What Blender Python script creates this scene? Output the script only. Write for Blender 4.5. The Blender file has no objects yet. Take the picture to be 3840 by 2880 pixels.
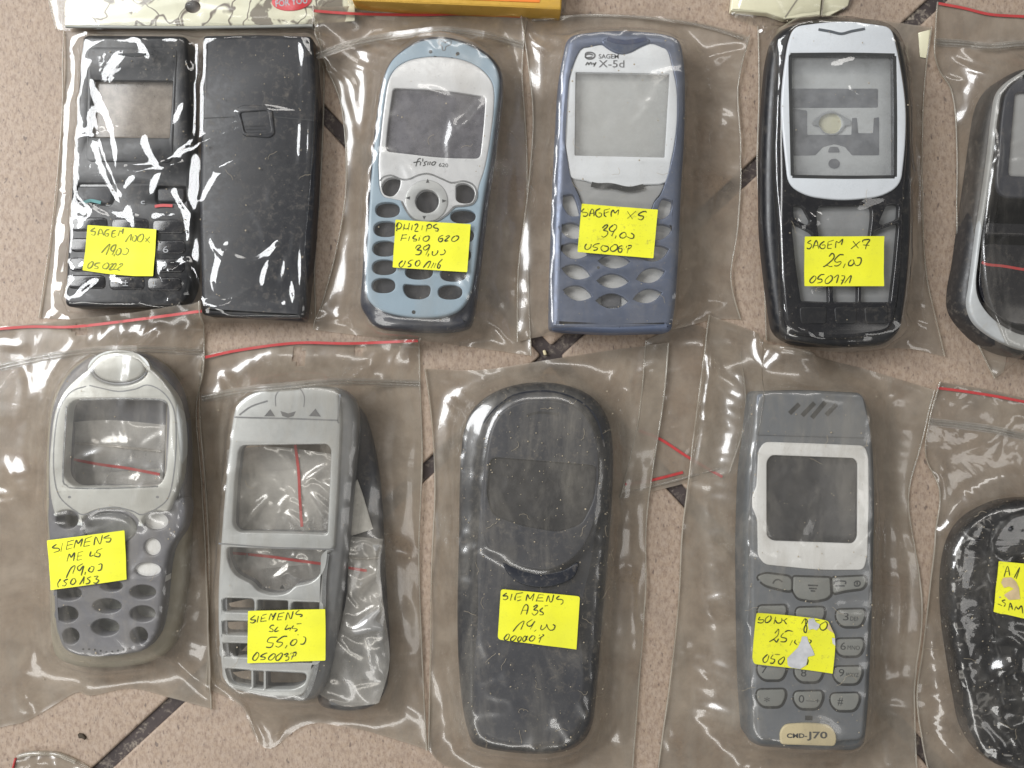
import bpy, bmesh, math, random
import numpy as np
from mathutils import Vector
from mathutils.geometry import tessellate_polygon

random.seed(7)
rng = np.random.default_rng(11)
SC = bpy.context.scene
COL = SC.collection

# ------------------------------------------------------------------ camera, world, lamps, exposure
W_MM = 360.0          # width of floor seen, mm
D_MM = 300.0          # camera height, mm
cam_d = bpy.data.cameras.new('camera')
cam = bpy.data.objects.new('camera', cam_d)
COL.objects.link(cam)
cam.location = (0, 0, D_MM / 1000)
cam_d.sensor_width = 36
cam_d.lens = 36 * D_MM / W_MM
cam_d.clip_start = 0.01
cam_d.clip_end = 60
SC.camera = cam

wd = bpy.data.worlds.new('World')
SC.world = wd
wd.use_nodes = True
bg = wd.node_tree.nodes['Background']
bg.inputs['Color'].default_value = (0.93, 0.97, 1.0, 1)
bg.inputs['Strength'].default_value = 0.13


def lamp(name, loc, size, energy, color=(1, 1, 1), target=(0, 0, 0), sy=None):
    l = bpy.data.lights.new(name, 'AREA')
    l.shape = 'RECTANGLE'
    l.size = size
    l.size_y = sy or size
    l.energy = energy
    l.color = color
    o = bpy.data.objects.new(name, l)
    COL.objects.link(o)
    o.location = loc
    o.rotation_euler = (Vector(target) - Vector(loc)).to_track_quat('-Z', 'Y').to_euler()
    return o


lamp('window_light', (-0.80, 0.36, 0.70), 0.60, 15.0, (0.97, 0.985, 1.0), sy=0.55)
lamp('ceiling_tube_lamp', (0.15, 1.25, 1.55), 1.5, 8.5, (1.0, 0.97, 0.93), sy=0.26)
lamp('ceiling_tube_lamp', (-0.45, -1.05, 1.15), 1.3, 7.5, (1.0, 0.985, 0.95), sy=0.28)
lamp('ceiling_tube_lamp', (1.20, -0.35, 1.30), 0.3, 2.6, (1.0, 0.98, 0.95), sy=1.0)  # extra lamp added on the right, for more glints on the film

SC.view_settings.view_transform = 'Standard'
SC.view_settings.look = 'None'
SC.view_settings.exposure = 0.03
SC.view_settings.gamma = 1.0
SC.cycles.use_denoising = True
SC.cycles.transparent_max_bounces = 28
SC.cycles.max_bounces = 7
SC.cycles.diffuse_bounces = 3
SC.cycles.glossy_bounces = 3
SC.cycles.caustics_reflective = False
SC.cycles.caustics_refractive = False

# ------------------------------------------------------------------ tracing frames: (x0, y0, scale) of views of the photo
FR = {
    'full': (0, 0, 3840 / 2212), 'src': (0, 0, 1.0),
    'A': (0, 0, 1280 / 1659), 'B': (1200, 0, 1280 / 1659), 'C': (1900, 0, 960 / 1225),
    'D': (2560, 0, 1280 / 1475), 'E': (100, 1250, 660 / 1460), 'E2': (100, 1850, 660 / 1460),
    'F': (0, 1120, 800 / 754), 'G': (700, 1200, 1000 / 988), 'H': (1560, 1240, 1040 / 1052),
    'I': (2450, 1150, 1050 / 1007), 'J': (3300, 1300, 540 / 567), 'K': (3400, 0, 440 / 507),
    'L1': (300, 830, 320 / 2212), 'L2': (1450, 810, 340 / 2212), 'L3': (2150, 750, 340 / 2212),
    'L4': (2980, 870, 360 / 2212), 'L5': (910, 2260, 330 / 2212), 'L6': (1840, 2190, 360 / 2212),
    'L7': (2790, 2270, 370 / 2212), 'L8': (3600, 2050, 240 / 1327),
    'T': (0, 0, 2200 / 2212), 'T3': (2700, 0, 900 / 2212), 'T1': (900, 0, 600 / 2212),
    'X': (3000, 180, 420 / 1394), 'N': (200, 700, 500 / 1728), 'Y': (2950, 700, 470 / 1300),
    'BL': (0, 2780, 300 / 2212), 'U': (2400, 1550, 300 / 1422), 'Z': (0, 2450, 1000 / 2212),
}


def P(f, x, y, z=0.0):
    """photo point -> world mm at height z"""
    fx, fy, s = FR[f]
    sx, sy = fx + x * s, fy + y * s
    k = (D_MM - z) / D_MM * W_MM / 3840.0
    return ((sx - 1920) * k, -(sy - 1440) * k)


def PS(f, pts, z=0.0):
    return [P(f, p[0], p[1], z) for p in pts]


# ------------------------------------------------------------------ outlines
def cr(pts, n=5, closed=True):
    """smooth curve through points"""
    p = np.array(pts, float)
    m = len(p)
    out = []
    rng_i = range(m) if closed else range(m - 1)
    for i in rng_i:
        if closed:
            a, b, c, d = p[(i - 1) % m], p[i], p[(i + 1) % m], p[(i + 2) % m]
        else:
            a, b, c, d = p[max(i - 1, 0)], p[i], p[i + 1], p[min(i + 2, m - 1)]
        for k in range(n):
            t = k / n
            out.append(0.5 * ((2 * b) + (c - a) * t + (2 * a - 5 * b + 4 * c - d) * t * t + (3 * b - a - 3 * c + d) * t ** 3))
    if not closed:
        out.append(p[-1])
    return [tuple(v) for v in out]


def rr(pts, r, seg=5):
    """polygon with rounded corners; a point may carry its own radius"""
    out = []
    m = len(pts)
    for i in range(m):
        p = np.array(pts[i][:2], float)
        a = np.array(pts[i - 1][:2], float)
        b = np.array(pts[(i + 1) % m][:2], float)
        rad = pts[i][2] if len(pts[i]) > 2 else r
        da, db = a - p, b - p
        la, lb = np.linalg.norm(da), np.linalg.norm(db)
        t = min(rad, la * 0.48, lb * 0.48)
        if t < 1e-6:
            out.append(tuple(p)); continue
        s, e = p + da / la * t, p + db / lb * t
        for k in range(seg + 1):
            q = k / seg
            out.append(tuple((1 - q) ** 2 * s + 2 * q * (1 - q) * p + q * q * e))
    return out


def ell(cx, cy, rx, ry, n=28, rot=0.0, pw=1.0):
    out = []
    for k in range(n):
        a = 2 * math.pi * k / n
        c, s = math.cos(a), math.sin(a)
        x = rx * math.copysign(abs(c) ** pw, c)
        y = ry * math.copysign(abs(s) ** pw, s)
        out.append((cx + x * math.cos(rot) - y * math.sin(rot), cy + x * math.sin(rot) + y * math.cos(rot)))
    return out


def leaf(cx, cy, w, h, rot=0.0, n=9):
    """almond shape"""
    out = []
    for k in range(n):
        t = k / n
        out.append((-w / 2 + w * t, -h / 2 * math.sin(math.pi * t) ** 0.8))
    for k in range(n):
        t = k / n
        out.append((w / 2 - w * t, h / 2 * math.sin(math.pi * t) ** 0.8))
    c, s = math.cos(rot), math.sin(rot)
    return [(cx + x * c - y * s, cy + x * s + y * c) for x, y in out]


def area(p):
    p = np.array(p)
    x, y = p[:, 0], p[:, 1]
    return 0.5 * float(np.sum(x * np.roll(y, -1) - np.roll(x, -1) * y))


def clean(p, eps=0.02):
    out = []
    for q in p:
        if not out or math.hypot(q[0] - out[-1][0], q[1] - out[-1][1]) > eps:
            out.append(q)
    if math.hypot(out[0][0] - out[-1][0], out[0][1] - out[-1][1]) < eps:
        out.pop()
    return out


def ccw(p):
    p = clean(p)
    return p if area(p) > 0 else p[::-1]


def offset(p, d):
    """move a ccw outline inwards by d (outwards for d < 0)"""
    p = np.array(p)
    a = p - np.roll(p, 1, 0)
    b = np.roll(p, -1, 0) - p
    a /= np.linalg.norm(a, axis=1)[:, None] + 1e-9
    b /= np.linalg.norm(b, axis=1)[:, None] + 1e-9
    n = np.stack([-(a[:, 1] + b[:, 1]), a[:, 0] + b[:, 0]], 1)
    n /= np.linalg.norm(n, axis=1)[:, None] + 1e-9
    c = np.clip(np.abs(n[:, 0] * -a[:, 1] + n[:, 1] * a[:, 0]), 0.6, 1)
    return p + n * (d / c)[:, None]


# ------------------------------------------------------------------ objects
def link_mesh(name, verts_mm, faces, mat, parent, smooth=True, angle=35, origin=None):
    o_mm = np.array(parent_origin(parent) if origin is None else origin)
    v = (np.array(verts_mm, float) - o_mm) * 0.001
    me = bpy.data.meshes.new(name)
    me.from_pydata([tuple(q) for q in v], [], [tuple(int(i) for i in f) for f in faces])
    me.validate()
    me.update()
    if smooth:
        me.polygons.foreach_set('use_smooth', [True] * len(me.polygons))
        me.set_sharp_from_angle(angle=math.radians(angle))
    me.materials.append(mat)
    o = bpy.data.objects.new(name, me)
    COL.objects.link(o)
    if parent is not None:
        o.parent = parent
    elif origin is not None:
        o.location = tuple(np.array(origin) * 0.001)
    return o


def parent_origin(p):
    o = np.zeros(3)
    while p is not None:
        o = o + np.array(p.location) * 1000
        p = p.parent
    return o


def thing(name, label, cat, loc_mm, group=None):
    o = bpy.data.objects.new(name, None)
    COL.objects.link(o)
    o.empty_display_size = 0.01
    o.location = tuple(np.array(loc_mm) * 0.001)
    o['label'] = label
    o['category'] = cat
    if group:
        o['group'] = group
    return o


def tag(o, label=None, cat=None, group=None, kind=None):
    for k, v in (('label', label), ('category', cat), ('group', group), ('kind', kind)):
        if v:
            o[k] = v
    return o


OBST = []      # (polygon mm, height) of what the current bag lies on


def plate_mesh(outer, holes, z0, z1, bevel=0.6, hbevel=None, dome=None, cuts=0, steps=3):
    """solid slab with rounded upper rim, holes and an optional domed top. mm."""
    outer = ccw(outer)
    holes = [ccw(h) for h in holes]
    hbevel = min(bevel, 0.4) if hbevel is None else hbevel
    bm = bmesh.new()
    caps = []
    for k, ring in enumerate([outer] + holes):
        ring = np.array(ring)
        sgn = 1.0 if k == 0 else -1.0
        b = bevel if k == 0 else hbevel
        levels = [(0, z0), (0, z1 - b)]
        for s in range(1, steps + 1):
            a = s / steps * math.pi / 2
            levels.append((b * (1 - math.cos(a)), z1 - b + b * math.sin(a)))
        rows = []
        for d, z in levels:
            pts = offset(ring, sgn * d) if d > 0 else ring
            rows.append([bm.verts.new((x, y, z)) for x, y in pts])
        n = len(ring)
        for r0, r1 in zip(rows, rows[1:]):
            for i in range(n):
                j = (i + 1) % n
                f = (r0[i], r0[j], r1[j], r1[i]) if k == 0 else (r0[j], r0[i], r1[i], r1[j])
                bm.faces.new(f)
        caps.append(rows[-1])
    flat = [v for c in caps for v in c]
    tris = tessellate_polygon([[Vector((v.co.x, v.co.y, 0)) for v in c] for c in caps])
    capf = []
    for t in tris:
        a, b, c = (flat[i] for i in t)
        if len({a, b, c}) < 3:
            continue
        ar = (b.co.x - a.co.x) * (c.co.y - a.co.y) - (c.co.x - a.co.x) * (b.co.y - a.co.y)
        if abs(ar) < 1e-9:
            continue
        try:
            capf.append(bm.faces.new((a, b, c) if ar > 0 else (a, c, b)))
        except ValueError:
            pass
    if dome is not None and cuts:
        xs = [p[0] for p in outer]; ys = [p[1] for p in outer]
        for ax, lo, hi in ((0, min(xs), max(xs)), (1, min(ys), max(ys))):
            n = max(3, int((hi - lo) / cuts))
            for i in range(1, n):
                co = [0, 0, 0]; no = [0, 0, 0]
                co[ax] = lo + (hi - lo) * i / n; no[ax] = 1
                fs = [f for f in bm.faces if f.normal.z > 0.5 or f in capf]
                bm.normal_update()
                fs = [f for f in bm.faces if f.normal.z > 0.6]
                es = list({e for f in fs for e in f.edges})
                vs = list({v for f in fs for v in f.verts})
                bmesh.ops.bisect_plane(bm, geom=vs + es + fs, dist=1e-4, plane_co=co, plane_no=no)
    if dome is not None:
        for v in bm.verts:
            w = 1.0 if v.co.z > z1 - bevel - 0.01 else 0.0
            if w:
                v.co.z += dome(v.co.x, v.co.y)
    bm.verts.index_update()
    V = [tuple(v.co) for v in bm.verts]
    F = [[v.index for v in f.verts] for f in bm.faces]
    bm.free()
    return V, F


def plate(name, frame, outer, holes, z0, z1, bevel, mat, parent, hbevel=None, dome=None, cuts=0, obst=True, angle=35):
    o = PS(frame, outer, z1)
    h = [PS(frame, q, z1) for q in holes]
    V, F = plate_mesh(o, h, z0, z1, bevel, hbevel, dome, cuts)
    if obst:
        OBST.append((o, z1 + (0 if dome is None else 0.3), min(bevel, 2.5)))
    return link_mesh(name, V, F, mat, parent, angle=angle)


def ribbon_mesh(pts, width, zfun, taper=True):
    """flat pen stroke along pts (mm)"""
    p = np.array(clean(pts, 0.03))
    if len(p) < 2:
        p = np.array([p[0], p[0] + [0.25, 0.05]])
    t = np.gradient(p, axis=0)
    t /= np.linalg.norm(t, axis=1)[:, None] + 1e-9
    n = np.stack([-t[:, 1], t[:, 0]], 1)
    w = np.full(len(p), width / 2)
    if taper:
        w = w * (0.85 + 0.3 * np.sin(np.linspace(0, 5, len(p)) + rng.random() * 6))
        w[0] *= 0.6; w[-1] *= 0.55
    L, R = p + n * w[:, None], p - n * w[:, None]
    V = [(x, y, zfun(x, y)) for x, y in L] + [(x, y, zfun(x, y)) for x, y in R]
    m = len(p)
    F = [(m + i, m + i + 1, i + 1, i) for i in range(m - 1)]
    return V, F


def merge(parts):
    V, F = [], []
    for v, f in parts:
        k = len(V)
        V += list(v)
        F += [[i + k for i in q] for q in f]
    return V, F


def tube_mesh(p3, r, seg=7):
    p = np.array(p3, float)
    t = np.gradient(p, axis=0)
    t /= np.linalg.norm(t, axis=1)[:, None] + 1e-9
    up = np.array([0, 0, 1.0])
    s = np.cross(t, up); s /= np.linalg.norm(s, axis=1)[:, None] + 1e-9
    u = np.cross(s, t)
    V = []
    for i in range(len(p)):
        for k in range(seg):
            a = 2 * math.pi * k / seg
            V.append(tuple(p[i] + r * (math.cos(a) * s[i] + math.sin(a) * u[i])))
    F = []
    for i in range(len(p) - 1):
        for k in range(seg):
            a, b = i * seg + k, i * seg + (k + 1) % seg
            F.append((a, b, b + seg, a + seg))
    F.append(tuple(range(seg)))
    F.append(tuple(len(V) - 1 - k for k in range(seg)))
    return V, F


def text_mesh(s, frame, p0, p1, h, z, bold=0.0, space=1.0):
    """printed characters between two photo points (baseline), cap height h photo units"""
    cu = bpy.data.curves.new('t', 'FONT')
    cu.body = s
    cu.space_character = space
    cu.offset = bold
    cu.resolution_u = 3
    o = bpy.data.objects.new('t', cu)
    me = o.to_mesh()
    v = np.array([q.co[:2] for q in me.vertices])
    F = [list(q.vertices) for q in me.polygons]
    o.to_mesh_clear()
    bpy.data.objects.remove(o)
    bpy.data.curves.remove(cu)
    lo, hi = v.min(0), v.max(0)
    u = (v[:, 0] - lo[0]) / (hi[0] - lo[0])
    w = (v[:, 1] - max(lo[1], -0.02)) / 0.72
    a, b = np.array(P(frame, *p0, z)), np.array(P(frame, *p1, z))
    d = b - a
    n = np.array([-d[1], d[0]]); n /= np.linalg.norm(n)
    hm = h * FR[frame][2] * W_MM / 3840
    q = a + u[:, None] * d + (w * hm)[:, None] * n
    return [(x, y, z) for x, y in q], F


def lines(frame, data, z=0.0, n=4):
    """'x y x y; x y ..' -> smoothed strokes in mm"""
    out = []
    for s in data.split(';'):
        v = [float(q) for q in s.split()]
        if len(v) < 2:
            continue
        pts = [(v[i], v[i + 1]) for i in range(0, len(v) - 1, 2)]
        q = PS(frame, pts, z)
        out.append(cr(q, n, closed=False) if len(q) > 2 else q)
    return out


# ------------------------------------------------------------------ materials
def nodes(name):
    m = bpy.data.materials.new(name)
    m.use_nodes = True
    nt = m.node_tree
    return m, nt, nt.nodes['Principled BSDF'], nt.nodes['Material Output']


def N(nt, t, **kw):
    n = nt.nodes.new(t)
    for k, v in kw.items():
        if k in n.inputs:
            n.inputs[k].default_value = v
        else:
            setattr(n, k, v)
    return n


def ramp(nt, fac, stops):
    r = nt.nodes.new('ShaderNodeValToRGB')
    el = r.color_ramp.elements
    while len(el) > 1:
        el.remove(el[-1])
    for i, (p, c) in enumerate(stops):
        c = (c, c, c, 1) if isinstance(c, (int, float)) else (*c, 1)
        e = el[0] if i == 0 else el.new(p)
        e.position = p; e.color = c
    nt.links.new(fac, r.inputs[0])
    return r.outputs[0]


def coords(nt, scale=(1, 1, 1), rot=0.0):
    tc = nt.nodes.new('ShaderNodeTexCoord')
    mp = N(nt, 'ShaderNodeMapping')
    mp.inputs['Scale'].default_value = scale
    mp.inputs['Rotation'].default_value = (0, 0, rot)
    nt.links.new(tc.outputs['Object'], mp.inputs['Vector'])
    return mp.outputs[0]


def noise(nt, vec, scale, detail=4, rough=0.6, dist=0.0):
    n = N(nt, 'ShaderNodeTexNoise', Scale=scale, Detail=detail, Roughness=rough, Distortion=dist)
    nt.links.new(vec, n.inputs['Vector'])
    return n.outputs['Fac']


def mixc(nt, fac, a, b, mode='MIX'):
    m = nt.nodes.new('ShaderNodeMix')
    m.data_type = 'RGBA'
    m.blend_type = mode
    if isinstance(fac, float):
        m.inputs[0].default_value = fac
    else:
        nt.links.new(fac, m.inputs[0])
    for sock, v in ((m.inputs[6], a), (m.inputs[7], b)):
        if isinstance(v, tuple):
            sock.default_value = (*v, 1)
        else:
            nt.links.new(v, sock)
    return m.outputs[2]


def plastic(name, col, rough=0.4, metal=0.0, dust=0.12, var=0.12, coat=0.0, bump=0.15, dustcol=(0.36, 0.31, 0.25)):
    m, nt, b, out = nodes(name)
    c = coords(nt)
    n1 = noise(nt, c, 55, 5, 0.65)
    v = ramp(nt, n1, [(0.3, 1 - var), (0.7, 1 + var)])
    base = mixc(nt, 1.0, tuple(col), v, 'MULTIPLY')
    n2 = noise(nt, c, 420, 6, 0.75, 0.4)
    n3 = noise(nt, c, 40, 3, 0.6)
    mul = N(nt, 'ShaderNodeMath', operation='MULTIPLY')
    nt.links.new(ramp(nt, n2, [(0.52, 0.0), (0.72, 1.0)]), mul.inputs[0])
    nt.links.new(ramp(nt, n3, [(0.35, dust * 0.5), (0.75, dust * 3)]), mul.inputs[1])
    base = mixc(nt, mul.outputs[0], base, dustcol)
    nt.links.new(base, b.inputs['Base Color'])
    b.inputs['Metallic'].default_value = metal
    b.inputs['Coat Weight'].default_value = coat
    b.inputs['Coat Roughness'].default_value = 0.12
    nt.links.new(ramp(nt, n2, [(0.3, max(0.03, rough - 0.06)), (0.75, min(1, rough + 0.2))]), b.inputs['Roughness'])
    if bump:
        bp = N(nt, 'ShaderNodeBump', Strength=bump, Distance=0.0001)
        nt.links.new(noise(nt, c, 1600, 2, 0.5), bp.inputs['Height'])
        nt.links.new(bp.outputs[0], b.inputs['Normal'])
    return m


def flat(name, col, rough=0.6, metal=0.0):
    m, nt, b, out = nodes(name)
    c = coords(nt)
    v = ramp(nt, noise(nt, c, 300, 3), [(0.3, 0.82), (0.7, 1.12)])
    nt.links.new(mixc(nt, 1.0, tuple(col), v, 'MULTIPLY'), b.inputs['Base Color'])
    b.inputs['Roughness'].default_value = rough
    b.inputs['Metallic'].default_value = metal
    return m


def schlick(nt, f0, normal=None):
    """two-sided reflectance of a thin sheet"""
    ge = nt.nodes.new('ShaderNodeNewGeometry')
    d = N(nt, 'ShaderNodeVectorMath', operation='DOT_PRODUCT')
    nt.links.new(normal if normal is not None else ge.outputs['Normal'], d.inputs[0])
    nt.links.new(ge.outputs['Incoming'], d.inputs[1])
    ab = N(nt, 'ShaderNodeMath', operation='ABSOLUTE'); nt.links.new(d.outputs['Value'], ab.inputs[0])
    om = N(nt, 'ShaderNodeMath', operation='SUBTRACT', use_clamp=True); om.inputs[0].default_value = 1.0; nt.links.new(ab.outputs[0], om.inputs[1])
    pw = N(nt, 'ShaderNodeMath', operation='POWER'); nt.links.new(om.outputs[0], pw.inputs[0]); pw.inputs[1].default_value = 5.0
    ma = N(nt, 'ShaderNodeMath', operation='MULTIPLY_ADD', use_clamp=True); nt.links.new(pw.outputs[0], ma.inputs[0])
    ma.inputs[1].default_value = 1 - f0; ma.inputs[2].default_value = f0
    return ma.outputs[0]


def film(name, tint=(0.87, 0.845, 0.80), haze=0.16, hcol=(0.50, 0.45, 0.385), rough=0.16, dirt=0.5, fres=1.45, seed=0.0, gloss=1.0, bump=0.26, silk=0.65, crease=38.0, smudge_glare=0.10):
    """soft worn polythene: see-through, a little milky, greasy highlights"""
    m, nt, b, out = nodes(name)
    nt.nodes.remove(b)
    tc = nt.nodes.new('ShaderNodeTexCoord')
    mp = N(nt, 'ShaderNodeMapping')
    mp.inputs['Location'].default_value = (seed, seed * 0.7, 0)
    nt.links.new(tc.outputs['Object'], mp.inputs['Vector'])
    c = mp.outputs[0]
    big = noise(nt, c, 32, 5, 0.62, 0.6)
    fine = noise(nt, c, 520, 6, 0.75, 0.3)
    tr = nt.nodes.new('ShaderNodeBsdfTransparent')
    tr.inputs[0].default_value = (*tint, 1)
    df = nt.nodes.new('ShaderNodeBsdfDiffuse')
    dcol = mixc(nt, ramp(nt, noise(nt, c, 90, 4), [(0.42, 0.0), (0.75, 1.0)]), tuple(hcol), tuple(q * 0.62 for q in hcol))
    nt.links.new(dcol, df.inputs[0])
    tl = nt.nodes.new('ShaderNodeBsdfTranslucent')
    tl.inputs[0].default_value = (*hcol, 1)
    mx0 = N(nt, 'ShaderNodeMixShader', Fac=0.35)
    nt.links.new(df.outputs[0], mx0.inputs[1]); nt.links.new(tl.outputs[0], mx0.inputs[2])
    h1 = ramp(nt, big, [(0.32, haze * 0.5), (0.68, haze * 1.6)])
    sp = ramp(nt, fine, [(0.60, 0.0), (0.74, dirt * 0.7)])
    ad = N(nt, 'ShaderNodeMath', operation='ADD', use_clamp=True)
    nt.links.new(h1, ad.inputs[0])
    ml = N(nt, 'ShaderNodeMath', operation='MULTIPLY')
    nt.links.new(sp, ml.inputs[0])
    nt.links.new(ramp(nt, noise(nt, c, 24, 3), [(0.42, 0.06), (0.68, 1.0)]), ml.inputs[1])
    nt.links.new(ml.outputs[0], ad.inputs[1])
    cst = coords(nt, (1.0, 0.28, 1.0), 0.25)
    sm = ramp(nt, noise(nt, cst, 75, 5, 0.68, 0.8), [(0.47, 0.0), (0.70, smudge_glare)])  # dusty streaks, with broad pale glare painted into the same haze
    a2 = N(nt, 'ShaderNodeMath', operation='ADD', use_clamp=True)
    nt.links.new(ad.outputs[0], a2.inputs[0]); nt.links.new(sm, a2.inputs[1])
    ad = a2
    mx1 = N(nt, 'ShaderNodeMixShader')
    nt.links.new(ad.outputs[0], mx1.inputs[0])
    nt.links.new(tr.outputs[0], mx1.inputs[1]); nt.links.new(mx0.outputs[0], mx1.inputs[2])
    gl = nt.nodes.new('ShaderNodeBsdfGlossy')
    gr = ramp(nt, noise(nt, c, 140, 4), [(0.3, rough * 0.6), (0.75, rough * 1.6)])
    nt.links.new(gr, gl.inputs['Roughness'])
    g2 = nt.nodes.new('ShaderNodeBsdfGlossy')
    g2.inputs['Roughness'].default_value = 0.27
    gm = N(nt, 'ShaderNodeMixShader', Fac=silk)
    nt.links.new(gl.outputs[0], gm.inputs[1]); nt.links.new(g2.outputs[0], gm.inputs[2])
    bp = N(nt, 'ShaderNodeBump', Strength=bump, Distance=0.0008)
    rg = N(nt, 'ShaderNodeTexNoise', Scale=crease, Detail=2.0, Roughness=0.45, Distortion=1.2)
    rg.noise_type = 'RIDGED_MULTIFRACTAL'
    nt.links.new(c, rg.inputs['Vector'])
    hn = N(nt, 'ShaderNodeMath', operation='ADD')
    nt.links.new(rg.outputs['Fac'], hn.inputs[0])
    nt.links.new(noise(nt, c, 42, 3, 0.5, 1.5), hn.inputs[1])
    nt.links.new(hn.outputs[0], bp.inputs['Height'])
    for q in (gl, g2):
        nt.links.new(bp.outputs[0], q.inputs['Normal'])
    gl = gm
    fm = schlick(nt, 0.065 * gloss, bp.outputs[0])
    mx2 = N(nt, 'ShaderNodeMixShader')
    nt.links.new(fm, mx2.inputs[0])
    nt.links.new(mx1.outputs[0], mx2.inputs[1]); nt.links.new(gl.outputs[0], mx2.inputs[2])
    nt.links.new(mx2.outputs[0], out.inputs['Surface'])
    return m


def clear(name, tint, fac=0.15, col=(0.5, 0.5, 0.5), rough=0.08):
    """window lens: tinted see-through sheet with reflections"""
    m, nt, b, out = nodes(name)
    nt.nodes.remove(b)
    c = coords(nt)
    tr = nt.nodes.new('ShaderNodeBsdfTransparent'); tr.inputs[0].default_value = (*tint, 1)
    df = nt.nodes.new('ShaderNodeBsdfDiffuse'); df.inputs[0].default_value = (*col, 1)
    mx = N(nt, 'ShaderNodeMixShader')
    nt.links.new(ramp(nt, noise(nt, c, 200, 5, 0.7), [(0.35, fac * 0.7), (0.75, fac * 1.5)]), mx.inputs[0])
    nt.links.new(tr.outputs[0], mx.inputs[1]); nt.links.new(df.outputs[0], mx.inputs[2])
    gl = nt.nodes.new('ShaderNodeBsdfGlossy'); gl.inputs['Roughness'].default_value = rough
    fr = schlick(nt, 0.045)
    m2 = N(nt, 'ShaderNodeMixShader')
    nt.links.new(fr, m2.inputs[0]); nt.links.new(mx.outputs[0], m2.inputs[1]); nt.links.new(gl.outputs[0], m2.inputs[2])
    nt.links.new(m2.outputs[0], out.inputs['Surface'])
    return m


def m_tile():
    m, nt, b, out = nodes('speckled_tile')
    c = coords(nt)
    cs = coords(nt, (1, 0.5, 1), 0.6)
    base = mixc(nt, ramp(nt, noise(nt, c, 16, 5, 0.6), [(0.3, 0.0), (0.7, 1.0)]), (0.35, 0.258, 0.186), (0.39, 0.298, 0.222))
    base = mixc(nt, ramp(nt, noise(nt, c, 420, 4, 0.7), [(0.35, 0.0), (0.75, 0.75)]), base, (0.44, 0.355, 0.29))
    base = mixc(nt, ramp(nt, noise(nt, cs, 800, 5, 0.8), [(0.46, 0.0), (0.64, 0.75)]), base, (0.20, 0.135, 0.10))
    d = ramp(nt, noise(nt, cs, 1300, 3, 0.6), [(0.61, 0.0), (0.68, 0.6)])
    base = mixc(nt, d, base, (0.10, 0.072, 0.062))
    d3 = ramp(nt, noise(nt, cs, 600, 2, 0.5), [(0.67, 0.0), (0.71, 0.65)])
    base = mixc(nt, d3, base, (0.085, 0.062, 0.055))
    d2 = ramp(nt, noise(nt, c, 30, 6, 0.7, 1.0), [(0.50, 0.0), (0.74, 0.35)])
    base = mixc(nt, d2, base, (0.21, 0.165, 0.135))
    nt.links.new(base, b.inputs['Base Color'])
    b.inputs['Roughness'].default_value = 0.6
    bp = N(nt, 'ShaderNodeBump', Strength=0.45, Distance=0.0003)
    nt.links.new(noise(nt, c, 600, 4), bp.inputs['Height'])
    nt.links.new(bp.outputs[0], b.inputs['Normal'])
    return m


def m_sticker(name, dirt=0.3):
    m, nt, b, out = nodes(name)
    c = coords(nt)
    base = mixc(nt, ramp(nt, noise(nt, c, 60, 4), [(0.3, 0.0), (0.7, 1.0)]), (0.84, 0.82, 0.022), (0.74, 0.735, 0.035))
    base = mixc(nt, ramp(nt, noise(nt, c, 700, 5, 0.75), [(0.56, 0.0), (0.72, dirt)]), base, (0.32, 0.29, 0.06))
    nt.links.new(base, b.inputs['Base Color'])
    b.inputs['Roughness'].default_value = 0.62
    bp = N(nt, 'ShaderNodeBump', Strength=0.25, Distance=0.0002)
    nt.links.new(noise(nt, c, 160, 3), bp.inputs['Height'])
    nt.links.new(bp.outputs[0], b.inputs['Normal'])
    return m


def m_crackle():
    m, nt, b, out = nodes('crackle_paper')
    c = coords(nt)
    w = noise(nt, c, 60, 3)
    sc = N(nt, 'ShaderNodeVectorMath', operation='SCALE'); sc.inputs['Scale'].default_value = 0.028
    cmb = N(nt, 'ShaderNodeCombineXYZ'); nt.links.new(w, cmb.inputs[0]); nt.links.new(noise(nt, c, 43, 3), cmb.inputs[1])
    nt.links.new(cmb.outputs[0], sc.inputs[0])
    ad = N(nt, 'ShaderNodeVectorMath', operation='ADD'); nt.links.new(c, ad.inputs[0]); nt.links.new(sc.outputs[0], ad.inputs[1])
    vo = N(nt, 'ShaderNodeTexVoronoi', Scale=75.0, feature='DISTANCE_TO_EDGE')
    nt.links.new(ad.outputs[0], vo.inputs['Vector'])
    base = mixc(nt, noise(nt, c, 90, 4), (0.78, 0.78, 0.62), (0.70, 0.66, 0.48))
    base = mixc(nt, ramp(nt, vo.outputs['Distance'], [(0.012, 1.0), (0.035, 0.0)]), base, (0.16, 0.13, 0.10))
    base = mixc(nt, ramp(nt, noise(nt, c, 55, 4, 0.6, 1), [(0.57, 0.0), (0.61, 0.9)]), base, (0.15, 0.12, 0.09))
    nt.links.new(base, b.inputs['Base Color'])
    b.inputs['Roughness'].default_value = 0.45
    b.inputs['Coat Weight'].default_value = 0.4
    return m

# ------------------------------------------------------------------ heights of everything laid down so far (mm grid)
RES = 0.8
GX0, GY0 = -235.0, -185.0
GNX, GNY = int(470 / RES), int(370 / RES)
GXX, GYY = np.meshgrid(GX0 + RES * np.arange(GNX), GY0 + RES * np.arange(GNY))
HLAID = np.zeros((GNY, GNX))


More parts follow.
